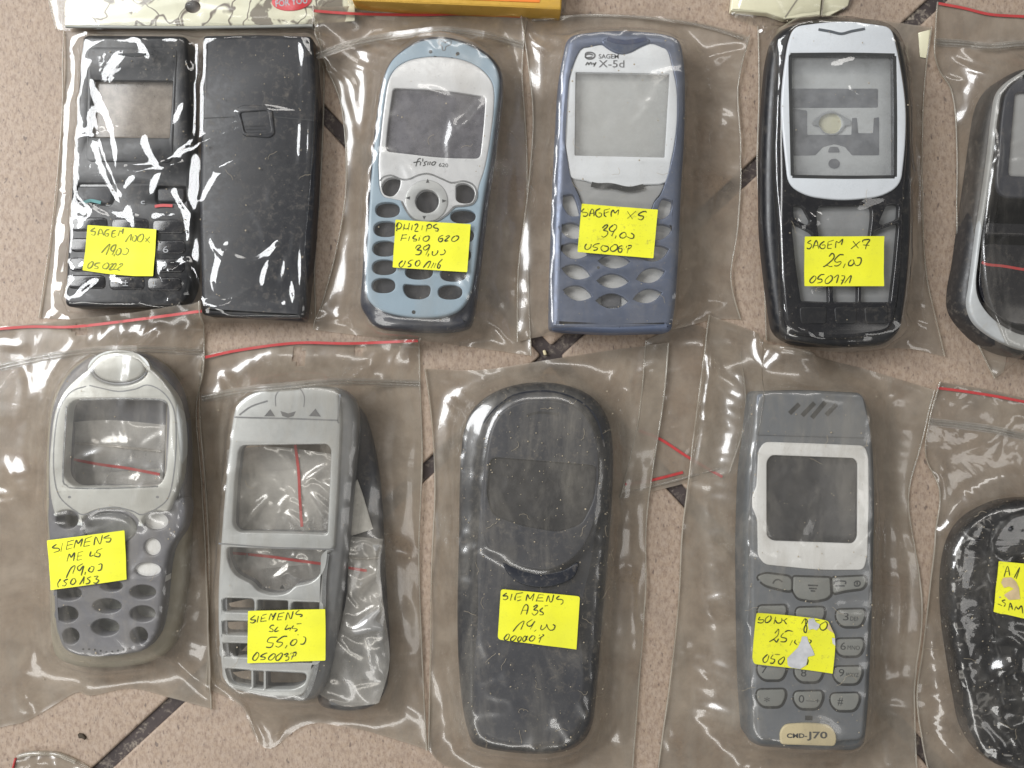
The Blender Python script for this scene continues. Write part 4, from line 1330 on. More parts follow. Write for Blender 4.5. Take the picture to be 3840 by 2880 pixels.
sticker(b, 'L3', [(205, 95), (2060, 240), (1950, 1425), (100, 1270)], L3, M['sticker_dirty'], 'yellow paper sticker peppered with dirt specks', rad=25)
dust(b, 130, 6, M['lint'], [(1180, 80), (1500, 720)])
finish_bag(b)

# ================================================================== cream packet and 4  black cover with white face
t = thing('paper_packet', 'folded cream paper packet in crimped film at the top edge', 'packet', base_of('T3', [(400, 60)]), 'packs along the top edge')
plate('paper', 'T3', rr([(130, -160), (960, -160), (935, 20), (925, 150), (600, 175), (440, 120), (100, 95)], 10), [], 0.5, 3.2, 0.5, M['cream_paper'], t)
plate('paper_flap', 'T3', rr([(960, -160), (1240, -160), (1180, 55), (1000, 150), (935, 155)], 10), [], 0.5, 1.6, 0.3, M['cream_paper'], t)
strokes_on('fold_line', 'T3', '735 -40 600 160;950 0 935 150', 0.5, 3.3, M['cream'], t)
b = bag('crimped clear film end around the cream paper packet', 'T3', [(120, -170), (600, -175), (1250, -170)], [(1250, -170), (1220, -40), (1190, 80)], [(95, 155), (420, 255), (700, 200), (1190, 80)],
        [(120, -170), (125, 0), (95, 155)], M['film_sleeve'], back='film_sleeve', name='film_sleeve', cat='film sleeve', group='packs along the top edge', ex=0.020, seed=41, space=1.6, wig=0.8)
finish_bag(b, seam=False)
t = thing('paper_slip', 'narrow cream paper slip under the film right of the white faced cover', 'paper slip', base_of('T3', [(1890, 400)]))
plate('paper', 'T3', rr([(1830, 300), (1945, 270), (1900, 535), (1845, 525)], 4), [], 0.4, 0.7, 0.05, M['cream_paper'], t, obst=False)

t = thing('phone_cover', 'black phone cover with a bright white face and a large square window', 'phone cover', base_of('D', [(680, 780)]), 'old phone covers')
body = rr([(480, 92, 80), (600, 72, 100), (720, 74, 80), (850, 90, 80), (940, 125, 60), (975, 240, 90), (995, 420, 100), (1003, 700, 100), (1000, 1000, 90), (985, 1220, 90), (955, 1430, 60), (890, 1490, 60), (680, 1502, 80), (490, 1490, 70), (408, 1440, 50), (380, 1260, 90), (352, 1000, 90), (350, 720, 100), (360, 450, 100), (378, 240, 90), (410, 130, 60)], 60)
front = rr([(480, 96, 60), (690, 78, 200), (915, 106, 60), (950, 250, 90), (975, 430, 100), (980, 640, 120), (960, 860, 120), (955, 1100, 90), (935, 1300, 90), (905, 1440, 60), (680, 1475, 200), (450, 1440, 60), (430, 1250, 90), (415, 1000, 90), (420, 800, 120), (415, 560, 100), (425, 350, 90), (450, 190, 90)], 60)
face = rr([(482, 112, 40), (690, 84, 260), (905, 114, 40), (940, 260, 120), (968, 450, 140), (966, 620, 140), (945, 800, 50), (860, 850, 90), (690, 868, 160), (540, 848, 90), (458, 800, 50), (440, 640, 120), (426, 470, 140), (436, 330, 120), (458, 180, 90)], 60)
win = rr([(462, 232), (918, 236), (922, 765), (470, 762)], 14)
hl = [rr([(478, 888, 12), (520, 890, 16), (556, 955, 16), (538, 974, 10), (482, 945, 16)], 12), rr([(935, 880, 18), (880, 888, 14), (848, 965, 14), (862, 972, 10), (932, 945, 14)], 12),
      rr([(582, 892, 30), (818, 886, 30), (820, 940, 30), (800, 1090, 20), (600, 1090, 20), (580, 950, 30)], 20),
      rr([(470, 958, 14), (560, 1005, 14), (625, 1130, 14), (632, 1305, 6), (512, 1300, 6), (490, 1150, 30)], 10), rr([(935, 962, 14), (830, 1000, 14), (775, 1130, 14), (772, 1305, 6), (900, 1305, 6), (918, 1150, 30)], 10),
      rr([(645, 1120, 10), (760, 1120, 10), (757, 1305, 6), (652, 1305, 6)], 8)]
plate('back_shell', 'D', body, [ell(638, 533, 52, 50, 24)], Z0, 7.0, 3.5, M['black'], t, obst=False)
plate('side_shell', 'D', body, [rr([(455, 225), (930, 225), (935, 1330), (455, 1330)], 20)], 6.0, 13.0, 3.5, M['black'], t)
plate('front_cover', 'D', front, [win] + hl, 11.0, 14.6, 1.8, M['black_gloss'], t, hbevel=0.4)
plate('white_face', 'D', face, [win], 14.0, 15.3, 0.6, M['white'], t, hbevel=0.3)
strokes_on('window_rim', 'D', '466 240 464 300 468 500 474 758;474 762 700 766 916 764;919 764 920 500 916 242;466 236 700 234 916 238', 1.1, 15.36, M['groove'], t, n=3)
plate('window', 'D', win, [], 13.6, 14.2, 0.1, M['lens'], t, obst=False)
strokes_on('earpiece_slot', 'D', '587 127 640 136 686 146 730 135 788 124', 0.9, 15.4, M['steel_dark'], t)
# inside of the back as it shows through the window: light frame, dark recesses, round hole over a plate coloured as lit floor
xr = lambda pts: pts
plate('inner_frame', 'D', rr([(440, 200), (945, 200), (945, 780), (440, 780)], 12), [ell(638, 533, 50, 47, 24)], 9.05, 9.9, 0.2, M['grey_pale'], t, obst=False)
plate('lit_floor_plate', 'D', ell(638, 533, 56, 54, 20), [], 9.0, 9.3, 0.1, M['cream_paper'], t, obst=False)  # added plate, pale colour stands in for light on the floor
plate('inner_recess', 'X', rr([(-150, 505), (970, 505), (970, 740), (-150, 745)], 22), [], 9.92, 10.05, 0.05, M['grey_dark'], t, obst=False)
plate('inner_recess', 'X', rr([(-150, 740), (90, 780), (90, 1080), (640, 1080), (650, 870), (710, 870), (725, 1060), (910, 1060), (920, 870), (985, 860), (985, 1335), (650, 1335), (560, 1230), (430, 1195), (290, 1230), (190, 1335), (-150, 1340)], 14), [], 9.92, 10.04, 0.05, M['grey_dark'], t, obst=False)
plate('hole_rim', 'X', rr([(160, 920, 30), (250, 830, 60), (390, 770, 120), (530, 840, 60), (640, 900, 20), (640, 960, 20), (540, 970, 40), (470, 1060, 60), (390, 1075, 60), (300, 1060, 60), (230, 965, 40), (165, 960, 20)], 30), [ell(395, 940, 158, 132, 26)], 10.06, 10.6, 0.15, M['grey_inner'], t, obst=False)
V, F = merge([(lambda q: ([(x, y, 10.1) for x, y in q], [list(range(len(q)))]))(ccw(PS('X', q, 10.1))) for q in (ell(425, 1440, 72, 62, 18), rr([(345, 1300), (370, 1230), (470, 1230), (500, 1300)], 20))])
link_mesh('inner_holes', V, F, M['grey_dark'], t)
plate('keypad_backing', 'D', rr([(440, 860), (950, 860), (925, 1320), (480, 1320)], 16), [], 9.0, 12.4, 0.2, M['grey_mid'], t, obst=False)
for x0, x1 in ((505, 625), (655, 755), (785, 890)):
    plate('number_key', 'D', rr([(x0, 1325), (x1, 1325), (x1 - 4, 1400), (x0 + 6, 1400)], 18), [], 13.5, 14.9, 0.4, M['black'], t, obst=False)
b = bag('zip bag around the black phone cover with the white face', 'full',
        [(1638, 55), (1720, 45), (1830, 38), (1920, 45), (2012, 58)], [(2012, 58), (1996, 200), (1992, 400), (2002, 600), (2040, 770)],
        [(1655, 735), (1750, 755), (1850, 762), (1950, 752), (2040, 770)], [(1638, 55), (1640, 200), (1636, 380), (1648, 560), (1655, 735)], M['film_clear'], ex=0.023, loose=18, creases=[('full', [(1990, 150), (1982, 400), (1998, 640)], 2.0, 3.0), ('full', [(1652, 150), (1655, 400), (1668, 620)], 1.6, 2.5), ('full', [(1920, 690), (1965, 738), (2025, 750)], 1.4, 2.0), ('full', [(1910, 110), (1960, 120), (2000, 100)], 1.1, 1.8), ('full', [(1960, 560), (1970, 660), (1940, 735)], 1.2, 2.0), ('full', [(1690, 660), (1700, 700), (1740, 725)], 1.2, 1.8), ('full', [(1740, 500), (1790, 540), (1830, 480)], 0.8, 1.6), ('full', [(1700, 480), (1720, 620), (1715, 700)], 0.9, 1.6)], seed=44, grav=0.08)
L4 = '370 190 290 250 370 280 380 330 330 390 270 370;410 380 470 220 510 220 545 390;420 320 540 310;680 215 600 270 570 340 620 385 680 370 690 300 620 305;760 240 745 380;760 230 890 190;750 310 850 280;750 380 840 380;930 370 950 220 1010 250 1100 165 1070 300;1340 215 1460 375;1500 215 1290 390;1560 240 1570 190 1720 180 1650 290 1620 400;1570 300 1710 310;780 570 840 500 890 520 880 620 700 780 650 800 740 770 800 800 860 790;1120 530 1020 530 910 650 960 700 1050 680 1050 730 980 780 900 780;1160 730 1110 830;1300 640 1240 700 1240 770 1310 770 1360 700 1330 630;1360 700 1400 770 1480 760 1520 680 1510 600 1420 600;440 1010 350 1100 350 1160 400 1170 470 1100 480 1030 430 1010;680 980 590 990 520 1080 610 1090 610 1150 510 1180;790 1010 700 1100 700 1180 770 1180 850 1100 850 1020 790 1010;890 1060 1000 990 950 1180;1070 1010 1150 1030 1060 1210;1060 1110 1130 1110;1140 1180 1240 1050 1300 1010 1250 1180'
sticker(b, 'L4', [(228, 108), (2060, 98), (2055, 1250), (220, 1250)], L4, M['sticker'], 'clean yellow paper sticker, level and square', rad=15)
dust(b, 110, 5, M['lint'])
finish_bag(b)

# ================================================================== 5  clamshell cover cut by the right edge, above
t = thing('phone_cover', 'silver rimmed dark clamshell phone cover cut off by the right edge', 'phone cover', base_of('K', [(560, 900)]), 'old phone covers')
ring_o = cr([(560, 288), (494, 314), (432, 357), (396, 408), (380, 500), (359, 680), (335, 850), (311, 1000), (292, 1150), (280, 1240), (272, 1320), (305, 1400), (400, 1470), (520, 1515), (700, 1520), (810, 1390), (850, 1000), (830, 500), (730, 318)], 5)
ring_i = cr([(570, 295), (500, 320), (440, 360), (405, 410), (392, 500), (372, 680), (348, 850), (325, 1000), (306, 1150), (305, 1265), (345, 1345), (420, 1410), (520, 1450), (690, 1450), (780, 1350), (820, 1000), (800, 500), (720, 325)], 5)
plate('rim', 'K', ring_o, [ring_i], 11.2, 13.5, 1.0, M['rim'], t, hbevel=0.4)
plate('outer_shell', 'K', cr([(560, 280), (480, 300), (410, 350), (365, 430), (340, 560), (315, 740), (285, 950), (262, 1120), (240, 1240), (245, 1340), (310, 1430), (400, 1500), (520, 1540), (700, 1545), (830, 1400), (870, 1000), (850, 500), (740, 305)], 5), [], Z0, 11.0, 4.0, M['shell_grey'], t)
plate('body', 'K', ring_i, [], Z0, 11.0, 1.0, M['charcoal'], t, hbevel=0.4)
plate('screen_frame', 'K', cr([(520, 330), (440, 380), (415, 480), (400, 650), (390, 790), (420, 845), (500, 855), (700, 855), (740, 600), (700, 360)], 4), [rr([(470, 400), (700, 400), (690, 765), (440, 760)], 20)], 11.0, 12.6, 0.8, M['slate'], t, obst=False)
plate('window', 'K', rr([(468, 398), (702, 398), (692, 767), (438, 762)], 20), [], 11.05, 11.6, 0.1, M['grey_inner'], t, obst=False)
plate('hinge', 'K', rr([(345, 960), (790, 975), (785, 1030), (340, 1015)], 12), [], 11.0, 12.9, 0.8, M['black_gloss'], t, obst=False)
plate('lower_half', 'K', rr([(325, 1050), (780, 1070), (760, 1330), (640, 1420), (440, 1400), (340, 1320), (310, 1240)], 40), [], 11.0, 12.2, 0.6, M['black_gloss'], t, obst=False)
strokes_on('red_stripe', 'K', '325 1132 350 1143 420 1150 520 1166 700 1180', 0.9, 12.3, M['red'], t)
b = bag('zip bag with a red line around the silver rimmed clamshell cover', 'full',
        [(2026, 4), (2080, 10), (2140, 26), (2212, 34), (2420, 60)], [(2420, 60), (2440, 400), (2420, 830)],
        [(2148, 818), (2172, 800), (2185, 735), (2260, 790), (2420, 830)], [(2026, 4), (2016, 100), (2028, 150), (2058, 205), (2068, 350), (2066, 500), (2075, 640), (2105, 730), (2148, 818)], M['film_b'], ex=0.020, creases=[('full', [(2080, 200), (2120, 330), (2105, 500)], 2.0, 4), ('full', [(2085, 560), (2090, 680), (2130, 760)], 1.4, 2.2), ('full', [(2040, 170), (2100, 160), (2150, 172)], 1.0, 1.6), ('full', [(2118, 650), (2130, 740), (2150, 800)], 1.3, 1.8)], seed=52)
line_part(b, 'red_line', 'full', [(2026, 8), (2080, 18), (2140, 32), (2220, 37), (2300, 45)], 0.95, M['red'])
zip_part(b, 'full', [(2020, 88), (2080, 92), (2140, 98), (2215, 92), (2320, 96)], 6)
finish_bag(b)

# ================================================================== 6  silver cover, second from left below
t = thing('phone_cover', 'dark slate back shell lying aslant under the silver slot key cover', 'phone cover', base_of('G', [(650, 900)]), 'old phone covers')
plate('shell', 'G', rr([(590, 285, 40), (655, 345, 50), (690, 470, 60), (715, 640, 80), (722, 800, 60), (735, 1050, 80), (748, 1230, 70), (738, 1380, 40), (690, 1445, 50), (590, 1460, 60), (480, 1440, 40), (470, 1200, 60), (560, 600, 60)], 40), [], Z0, 6.0, 2.5, M['slate'], t)
plate('lower_panel', 'G', rr([(575, 1110), (725, 1110), (735, 1360), (690, 1430), (520, 1430), (540, 1250)], 30), [], 6.0, 6.6, 0.4, M['steel'], t)
strokes_on('panel_line', 'G', '560 1340 640 1335 720 1330', 0.5, 6.65, M['slate_dark'], t)
obs_keep = list(OBST); OBST.clear()
tp = thing('paper_slip', 'white paper slip showing beside the silver cover above the small bag', 'paper slip', base_of('G', [(640, 720)]))
plate('paper', 'G', rr([(632, 590), (650, 640), (690, 775), (610, 800), (600, 640)], 4), [], 6.7, 7.0, 0.05, M['whitepaper'], tp, obst=False)

def baggie(label, frame, T, R, B, L, z, seed, ex=0.033, mat='film_small'):
    global HLAID
    keep = HLAID.copy()
    HLAID = np.maximum(HLAID * 0, z)
    q = bag(label, frame, T, R, B, L, M[mat], name='small_zip_bag', cat='small zip bag', group='small zip bags inside the larger ones', ex=ex, seed=seed, space=1.1, wig=0.6, obst=[], kick=1.0, bend=0.15, steps=70, back='film_small', loose=14, fold=1.6)
    return q, keep


def end_baggie(q, keep):
    global HLAID
    finish_bag(q, seam=False)
    HLAID = keep


q, keep = baggie('small crumpled zip bag with red lines inside the windowed silver slot key cover', 'G',
                 [(150, 480), (330, 470), (560, 500)], [(560, 500), (555, 760), (545, 1010)], [(130, 1010), (350, 1020), (545, 1010)], [(150, 480), (150, 700), (130, 1010)], 6.8, 61, 0.07)
line_part(q, 'red_line', 'G', [(403, 462), (415, 560), (420, 660), (428, 765)], 0.95, M['red'])
line_part(q, 'red_line', 'G', [(165, 862), (300, 875), (420, 892), (520, 905)], 0.95, M['red'])
end_baggie(q, keep)
t = thing('paper_slip', 'white sheet added as glare behind the window of the silver slot key cover', 'paper slip', base_of('G', [(330, 690)]))
plate('paper', 'G', rr([(175, 570), (400, 555), (500, 720), (510, 900), (180, 930), (165, 800)], 6), [], 6.1, 6.5, 0.05, M['whitepaper'], t, obst=False)  # added sheet, its white stands in for glare on the crumpled bag
OBST.extend(obs_keep)
t = thing('phone_cover', 'bright silver phone cover with two windows and rows of slot shaped key holes', 'phone cover', base_of('G', [(340, 850)]), 'old phone covers')
outer = rr([(178, 300, 40), (260, 252, 40), (400, 235, 60), (560, 252, 40), (612, 282, 40), (632, 350, 40), (628, 460, 60), (612, 620, 80), (590, 870, 60), (560, 1110, 80), (522, 1330, 60), (475, 1425, 50), (360, 1425, 50), (235, 1400, 40), (140, 1375, 40), (118, 1310, 40), (106, 1150, 50), (106, 1000, 50), (118, 830, 50), (132, 650, 60), (150, 470, 60), (163, 370, 40)], 40)
facep = rr([(180, 308, 36), (262, 258, 40), (400, 241, 60), (545, 256, 20), (566, 275, 12), (574, 380, 30), (563, 620, 60), (548, 848, 14), (512, 876, 10), (506, 1080, 40), (478, 1290, 50), (440, 1400, 40), (340, 1405, 40), (235, 1388, 40), (150, 1366, 36), (128, 1310, 40), (114, 1150, 50), (114, 1000, 50), (124, 830, 50), (138, 650, 60), (155, 470, 60), (167, 380, 40)], 40)
w1 = rr([(205, 465, 18), (522, 460, 22), (535, 480, 10), (528, 650, 20), (521, 795, 14), (420, 790, 30), (190, 786, 18), (170, 760, 16), (178, 600, 20), (192, 485, 14)], 15)
w2 = rr([(150, 842, 14), (330, 850, 30), (515, 852, 14), (508, 920, 40), (470, 972, 40), (400, 985, 14), (375, 1012, 20), (318, 1022, 30), (262, 1006, 20), (240, 978, 14), (172, 945, 40), (148, 880, 20)], 15)
rows = []
for (xs, ya, yb, h) in (([(133, 250), (263, 375), (388, 500)], 1058, 1072, 27), ([(130, 245), (255, 370), (383, 495)], 1142, 1160, 27), ([(128, 245), (255, 370), (380, 488)], 1224, 1245, 26)):
    for k, (xa, xb) in enumerate(xs):
        y = ya + (yb - ya) * k / 2
        rows.append(rr([(xa, y - h + (0 if k != 0 else 0)), (xb, y - h + 3), (xb, y + h), (xa, y + h - 3)], 7 if k == 1 else 16))
rows.append(rr([(138, 1292, 18), (240, 1300, 8), (240, 1362, 8), (170, 1350, 28), (140, 1325, 18)], 12))
rows.append(rr([(292, 1303, 8), (445, 1310, 18), (440, 1345, 24), (400, 1368, 24), (292, 1368, 8)], 12))
rows.append(rr([(246, 1301, 6), (286, 1303, 6), (286, 1367, 6), (246, 1363, 6)], 6))
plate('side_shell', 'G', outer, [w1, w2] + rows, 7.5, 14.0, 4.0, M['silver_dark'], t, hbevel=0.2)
plate('front_cover', 'G', facep, [w1, w2] + rows, 12.0, 15.2, 1.3, M['silver_dull'], t, hbevel=0.6)
strokes_on('chrome_edge', 'G', '520 866 509 960 505 1080 478 1290 440 1392 400 1398', 1.6, 15.0, M['chrome'], t)
strokes_on('step_seam', 'G', '118 828 300 842 420 846 545 850;568 275 560 370 565 380', 0.5, 15.25, M['silver_dark'], t)
strokes_on('top_rib', 'G', '175 360 240 362 400 366 560 372;195 352 240 320 300 300', 0.55, 15.25, M['silver_dark'], t)
V, F = merge([(lambda q: ([(x, y, 15.26) for x, y in q], [list(range(len(q)))]))(ccw(PS('G', q, 15.2))) for q in ([(310, 330), (328, 357), (287, 357)], [(477, 328), (498, 358), (453, 356)], [(347, 337), (376, 346), (405, 338), (396, 356), (375, 362), (355, 356)])])
link_mesh('arrow_print', V, F, M['grey_dark'], t)
strokes_on('cap_outline', 'G', '330 320 330 280 352 255 385 246 420 256 436 285 434 322', 0.35, 15.24, M['silver_dark'], t)
V, F = merge([(lambda q: ([(x, y, 9.8) for x, y in q], [list(range(len(q)))]))(ccw(PS('G', q, 9.8))) for q in (ell(210, 957, 9, 8, 12), [(354, 980), (364, 996), (344, 996)])])
link_mesh('inner_marks', V, F, M['groove'], t)
# small bag sticking out on the right
kept = list(OBST); OBST.clear()
q, keep = baggie('small twisted zip bag sticking out at the right of the silver slot key cover', 'G',
                 [(590, 800), (660, 806), (728, 812)], [(728, 812), (714, 900), (726, 1040), (752, 1260), (712, 1420)], [(490, 1390), (590, 1432), (712, 1420)], [(590, 800), (596, 900), (590, 1040), (540, 1240), (490, 1390)], 7.2, 63, 0.09)
line_part(q, 'red_line', 'G', [(600, 918), (630, 922), (668, 928)], 0.95, M['red'])
path_part(q, 'zip_seal', 'G', [(598, 878), (650, 884), (715, 880)], 0.5, M['zip'])
end_baggie(q, keep)
OBST.extend(kept)
OBST.append((PS('G', [(590, 800), (728, 812), (714, 900), (752, 1260), (712, 1420), (490, 1390), (590, 1040)], 9), 9.5, 0.5))
b = bag('zip bag with a red line and punched holes around the bright silver cover', 'full',
        [(441, 768), (520, 752), (640, 737), (760, 738), (905, 731)], [(905, 731), (908, 850), (912, 1000), (905, 1200), (912, 1420), (922, 1620)],
        [(447, 1488), (520, 1525), (548, 1590), (585, 1618), (660, 1566), (760, 1572), (922, 1620)], [(441, 768), (430, 850), (440, 1000), (452, 1200), (450, 1350), (447, 1488)], M['film_c'], ex=0.019, creases=[('G', [(640, 1060), (620, 1200), (570, 1380)], 1.4, 1.8), ('G', [(700, 1120), (740, 1240), (770, 1400)], 1.3, 1.8), ('G', [(690, 930), (650, 1060)], 1.2, 1.6), ('G', [(660, 1300), (720, 1290), (760, 1320)], 1.0, 1.6), ('G', [(560, 1390), (640, 1440), (700, 1430)], 1.0, 1.6), ('G', [(600, 1250), (680, 1180), (720, 1100)], 1.0, 1.8), ('full', [(880, 900), (868, 1100), (880, 1300), (905, 1560)], 1.6, 3.5), ('full', [(800, 1350), (850, 1480), (895, 1560)], 1.3, 2.2), ('full', [(850, 1180), (880, 1210)], 1.2, 2), ('full', [(520, 1480), (570, 1540), (600, 1600)], 1.3, 2.4), ('full', [(455, 900), (470, 1050), (465, 1250)], 1.4, 2.6), ('full', [(740, 1400), (800, 1530)], 1.1, 2.0), ('full', [(650, 1480), (700, 1520), (780, 1540)], 1.1, 2.2)], seed=67)
line_part(b, 'red_line', 'full', [(443, 772), (520, 756), (640, 741), (760, 742), (903, 736)], 0.95, M['red'])
zip_part(b, 'full', [(436, 858), (520, 842), (620, 832), (740, 822), (908, 826)], 6)
b.holes = [('full', 644, 769, 17, 19), ('full', 776, 757, 14, 9)]
L5 = '320 310 200 410 310 430 320 460 260 505 190 490;400 330 365 490;480 340 450 480;500 310 610 280;470 400 570 375;450 470 600 450;660 435 720 265 760 350 840 245 750 435;920 260 870 435;930 270 1050 240;900 350 1010 340;880 430 980 420;1080 435 1140 240 1190 390 1230 370 1270 210;1430 180 1350 240 1350 290 1480 290 1490 330 1440 345;790 570 740 560 680 620 760 670 750 720 660 715;890 600 810 690 830 720 910 695;1130 550 1070 650 1080 670 1200 630;1220 620 1180 700;1280 570 1240 640 1340 650 1370 680 1310 720;1360 530 1480 520;870 860 690 870 620 970 700 1000 770 1010 740 1090 680 1120 590 1110;1120 840 1010 850 860 970 990 990 990 1050 900 1110 830 1080;1120 1060 1070 1140;1280 920 1210 1000 1220 1060 1290 1060 1360 980 1350 920 1290 920;1400 790 1385 810;1520 850 1580 870 1580 960 1530 1030 1450 1035;360 1245 270 1350 260 1430 330 1440 400 1340 400 1270 350 1240;620 1255 530 1290 450 1350 560 1370 540 1420 440 1430;760 1280 660 1370 660 1430 730 1430 810 1350 820 1290 760 1275;960 1260 850 1350 840 1430 900 1440 980 1350 1000 1280 960 1250;1040 1310 1120 1270 1140 1300 1080 1350 1160 1360 1140 1430 1070 1450;1200 1290 1230 1250;1250 1270 1340 1240 1320 1330 1230 1340;1280 1290 1220 1430'
sticker(b, 'L5', [(140, 205), (2085, 150), (2085, 1445), (120, 1520)], L5, M['sticker'], 'yellow paper sticker with neat dark pen writing', rad=25)
dust(b, 90, 5, M['lint'])
finish_bag(b)

# ================================================================== 7  silver and violet cover, lower left
t = thing('phone_cover', 'silver phone cover with an oval top cap and a violet grey keypad', 'phone cover', base_of('E', [(720, 1450)]), 'old phone covers')
Yo = 1327
backo = rr([(760, 120, 120), (520, 160, 120), (330, 300, 120), (230, 460, 90), (170, 640, 120), (145, 900, 120), (140, 1400, 120), (155, 1700, 120), (168, 2200, 90), (180, 2560, 90), (225, 2720, 90), (420, 2785, 90), (700, 2795, 90), (1000, 2755, 110), (1190, 2640, 110), (1270, 2330, 110), (1310, 2030, 90), (1330, 1500, 120), (1345, 1000, 120), (1320, 690, 120), (1270, 470, 100), (1150, 280, 100), (960, 155, 120)], 90)
keypad = rr([(180, 1330, 60), (330, 1380, 60), (690, 1350, 120), (1100, 1380, 60), (1230, 1380, 60), (1300, 1350, 60), (1330, 1450, 70), (1300, 1620, 70), (1180, 1790, 80), (1145, 1980, 80), (1120, 2280, 80), (1080, 2500, 80), (980, 2640, 70), (700, 2690, 120), (440, 2690, 70), (290, 2630, 70), (228, 2420, 80), (212, 2100, 80), (185, 1800, 80), (160, 1500, 80)], 60)
silver = rr([(515, 290, 40), (430, 355, 60), (330, 440, 80), (262, 550, 80), (215, 700, 100), (193, 900, 120), (176, 1150, 120), (190, 1350, 90), (215, 1470, 20), (238, 1530, 14), (262, 1482, 20), (335, 1466, 40), (410, 1486, 30), (432, 1545, 14), (440, 1605, 6), (458, 1550, 14), (500, 1500, 30), (590, 1466, 60), (690, 1458, 60), (790, 1466, 60), (880, 1502, 30), (922, 1552, 14), (945, 1610, 6), (962, 1550, 14), (1000, 1492, 30), (1075, 1474, 40), (1145, 1486, 20), (1180, 1470, 20), (1225, 1350, 80), (1275, 1200, 100), (1295, 950, 120), (1285, 750, 120), (1245, 560, 100), (1170, 440, 90), (1080, 340, 60), (1005, 280, 40), (960, 200, 60), (770, 150, 120), (570, 200, 60)], 60)
win = rr([(350, 552, 90), (760, 546, 200), (1165, 556, 110), (1182, 690, 60), (1155, 1150, 60), (1105, 1262, 90), (750, 1274, 200), (385, 1274, 90), (305, 1190, 70), (322, 800, 90)], 60)
cap = ell(765, 295, 240, 138, 36)
kh = [ell(335, 1548, 90, 72), ell(1070, 1560, 100, 70), ell(690, 1615, 222, 138, 36)]
kk = [ell(1040, 447 + Yo, 68, 70), ell(1000, 635 + Yo, 108, 57), ell(962, 820 + Yo, 108, 58), ell(345, 830 + Yo, 108, 58), ell(700, 770 + Yo, 92, 45), ell(335, 1005 + Yo, 90, 66), ell(665, 935 + Yo, 118, 60), ell(960, 1000 + Yo, 106, 66),
      ell(650, 1112 + Yo, 115, 70), ell(365, 1186 + Yo, 68, 66), ell(930, 1182 + Yo, 72, 70), ell(360, 640 + Yo, 100, 56), ell(660, 590 + Yo, 110, 56), ell(380, 460 + Yo, 68, 66)]
plate('back_shell', 'E', backo, [rr([(330, 560), (1160, 560), (1140, 1270), (320, 1270)], 60)], Z0, 6.0, 2.5, M['cream'], t)
plate('violet_frame', 'E', rr([(760, 128, 120), (520, 170, 120), (340, 310, 120), (245, 460, 90), (185, 640, 120), (160, 900, 120), (158, 1400, 120), (165, 1500, 60), (700, 1560, 120), (1310, 1480, 60), (1325, 1000, 120), (1305, 690, 120), (1255, 470, 100), (1140, 290, 100), (955, 165, 120)], 90),
      [rr([(330, 560), (1165, 560), (1145, 1270), (320, 1270)], 60)], 4.5, 10.5, 2.5, M['violet'], t)
plate('keypad', 'E', keypad, kh[:2] + kk + [kh[2]], 5.5, 12.2, 1.5, M['violet'], t, hbevel=0.6)
plate('front_cover', 'E', silver, [win, cap], 9.5, 14.0, 1.0, M['silver_warm'], t, hbevel=0.7)
plate('oval_cap', 'E', ell(763, 290, 218, 118, 36), [], 10.0, 14.3, 1.2, M['silver_warm'], t)
plate('cap_ring', 'E', ell(765, 296, 242, 140, 36), [ell(763, 290, 219, 119, 36)], 10.0, 13.4, 0.4, M['silver_dark'], t, obst=False)
strokes_on('panel_line', 'E', '520 432 620 455 760 482 900 462 1000 428 1110 472 1190 562 1230 680 1240 900 1222 1150 1180 1350 1100 1440 960 1505 870 1472 730 1442 600 1462 470 1505 370 1450 270 1350 230 1200 222 1000 242 760 282 600 372 482 520 432', 0.42, 14.05, M['silver_dark'], t)
strokes_on('window_rim', 'E', '330 600 318 800 300 1190 330 1260 400 1284 750 1284 1090 1270;440 548 760 540 1090 548 1160 580', 0.5, 14.05, M['chrome'], t)
plate('nav_lens', 'E', kh[2], [], 9.0, 11.6, 0.8, M['lens'], t, obst=False)
plate('inner_floor', 'E', rr([(190, 1400), (1200, 1400), (1120, 2500), (960, 2620), (400, 2620), (250, 2500)], 60), [], 6.05, 6.4, 0.1, M['grey_olive'], t, obst=False)
plate('inner_rib', 'E', rr([(960, 1450), (1190, 1450), (1150, 2080), (880, 2080), (880, 1900), (960, 1700)], 30), [], 6.42, 11.0, 0.3, M['white_frame'], t, obst=False)
V, F = merge([(lambda q: ([(x, y, 14.04) for x, y in q], [list(range(len(q)))]))(ccw(PS('E', ell(x, 1358, 14, 11, 12), 14))) for x in (355, 1085)])
link_mesh('screw_marks', V, F, M['silver_dark'], t)
letters('mic_holes', M['groove'], t, [(lambda q: ([(x, y, 12.24) for x, y in q], [list(range(len(q)))]))(ccw(PS('E', ell(470 + 48 * k, 2640 - 6 * math.sin(k) + abs(k - 4) * -5, 9, 8, 8), 12.2))) for k in range(9)])
kept = list(OBST); OBST.clear()
t = thing('paper_slip', 'white paper slip with violet liner behind the window of the oval capped cover', 'paper slip', base_of('E', [(750, 950)]))
plate('paper', 'E', rr([(600, 1160), (1110, 1120), (1110, 1250), (420, 1265)], 8), [], 3.4, 3.7, 0.05, M['whitepaper'], t, obst=False)
plate('liner', 'E', rr([(300, 530), (1190, 530), (1180, 1290), (290, 1290)], 20), [], 2.0, 2.6, 0.1, M['violet'], t, obst=False)
q, keep = baggie('small zip bag with a red line behind the window of the oval capped cover', 'E',
                 [(330, 740), (700, 720), (1150, 760)], [(1150, 760), (1140, 1000), (1120, 1290)], [(330, 1290), (700, 1300), (1120, 1290)], [(330, 740), (330, 1000), (330, 1290)], 3.9, 71, 0.05)
line_part(q, 'red_line', 'E', [(395, 1045), (600, 1085), (850, 1120), (1105, 1170)], 0.95, M['red'])
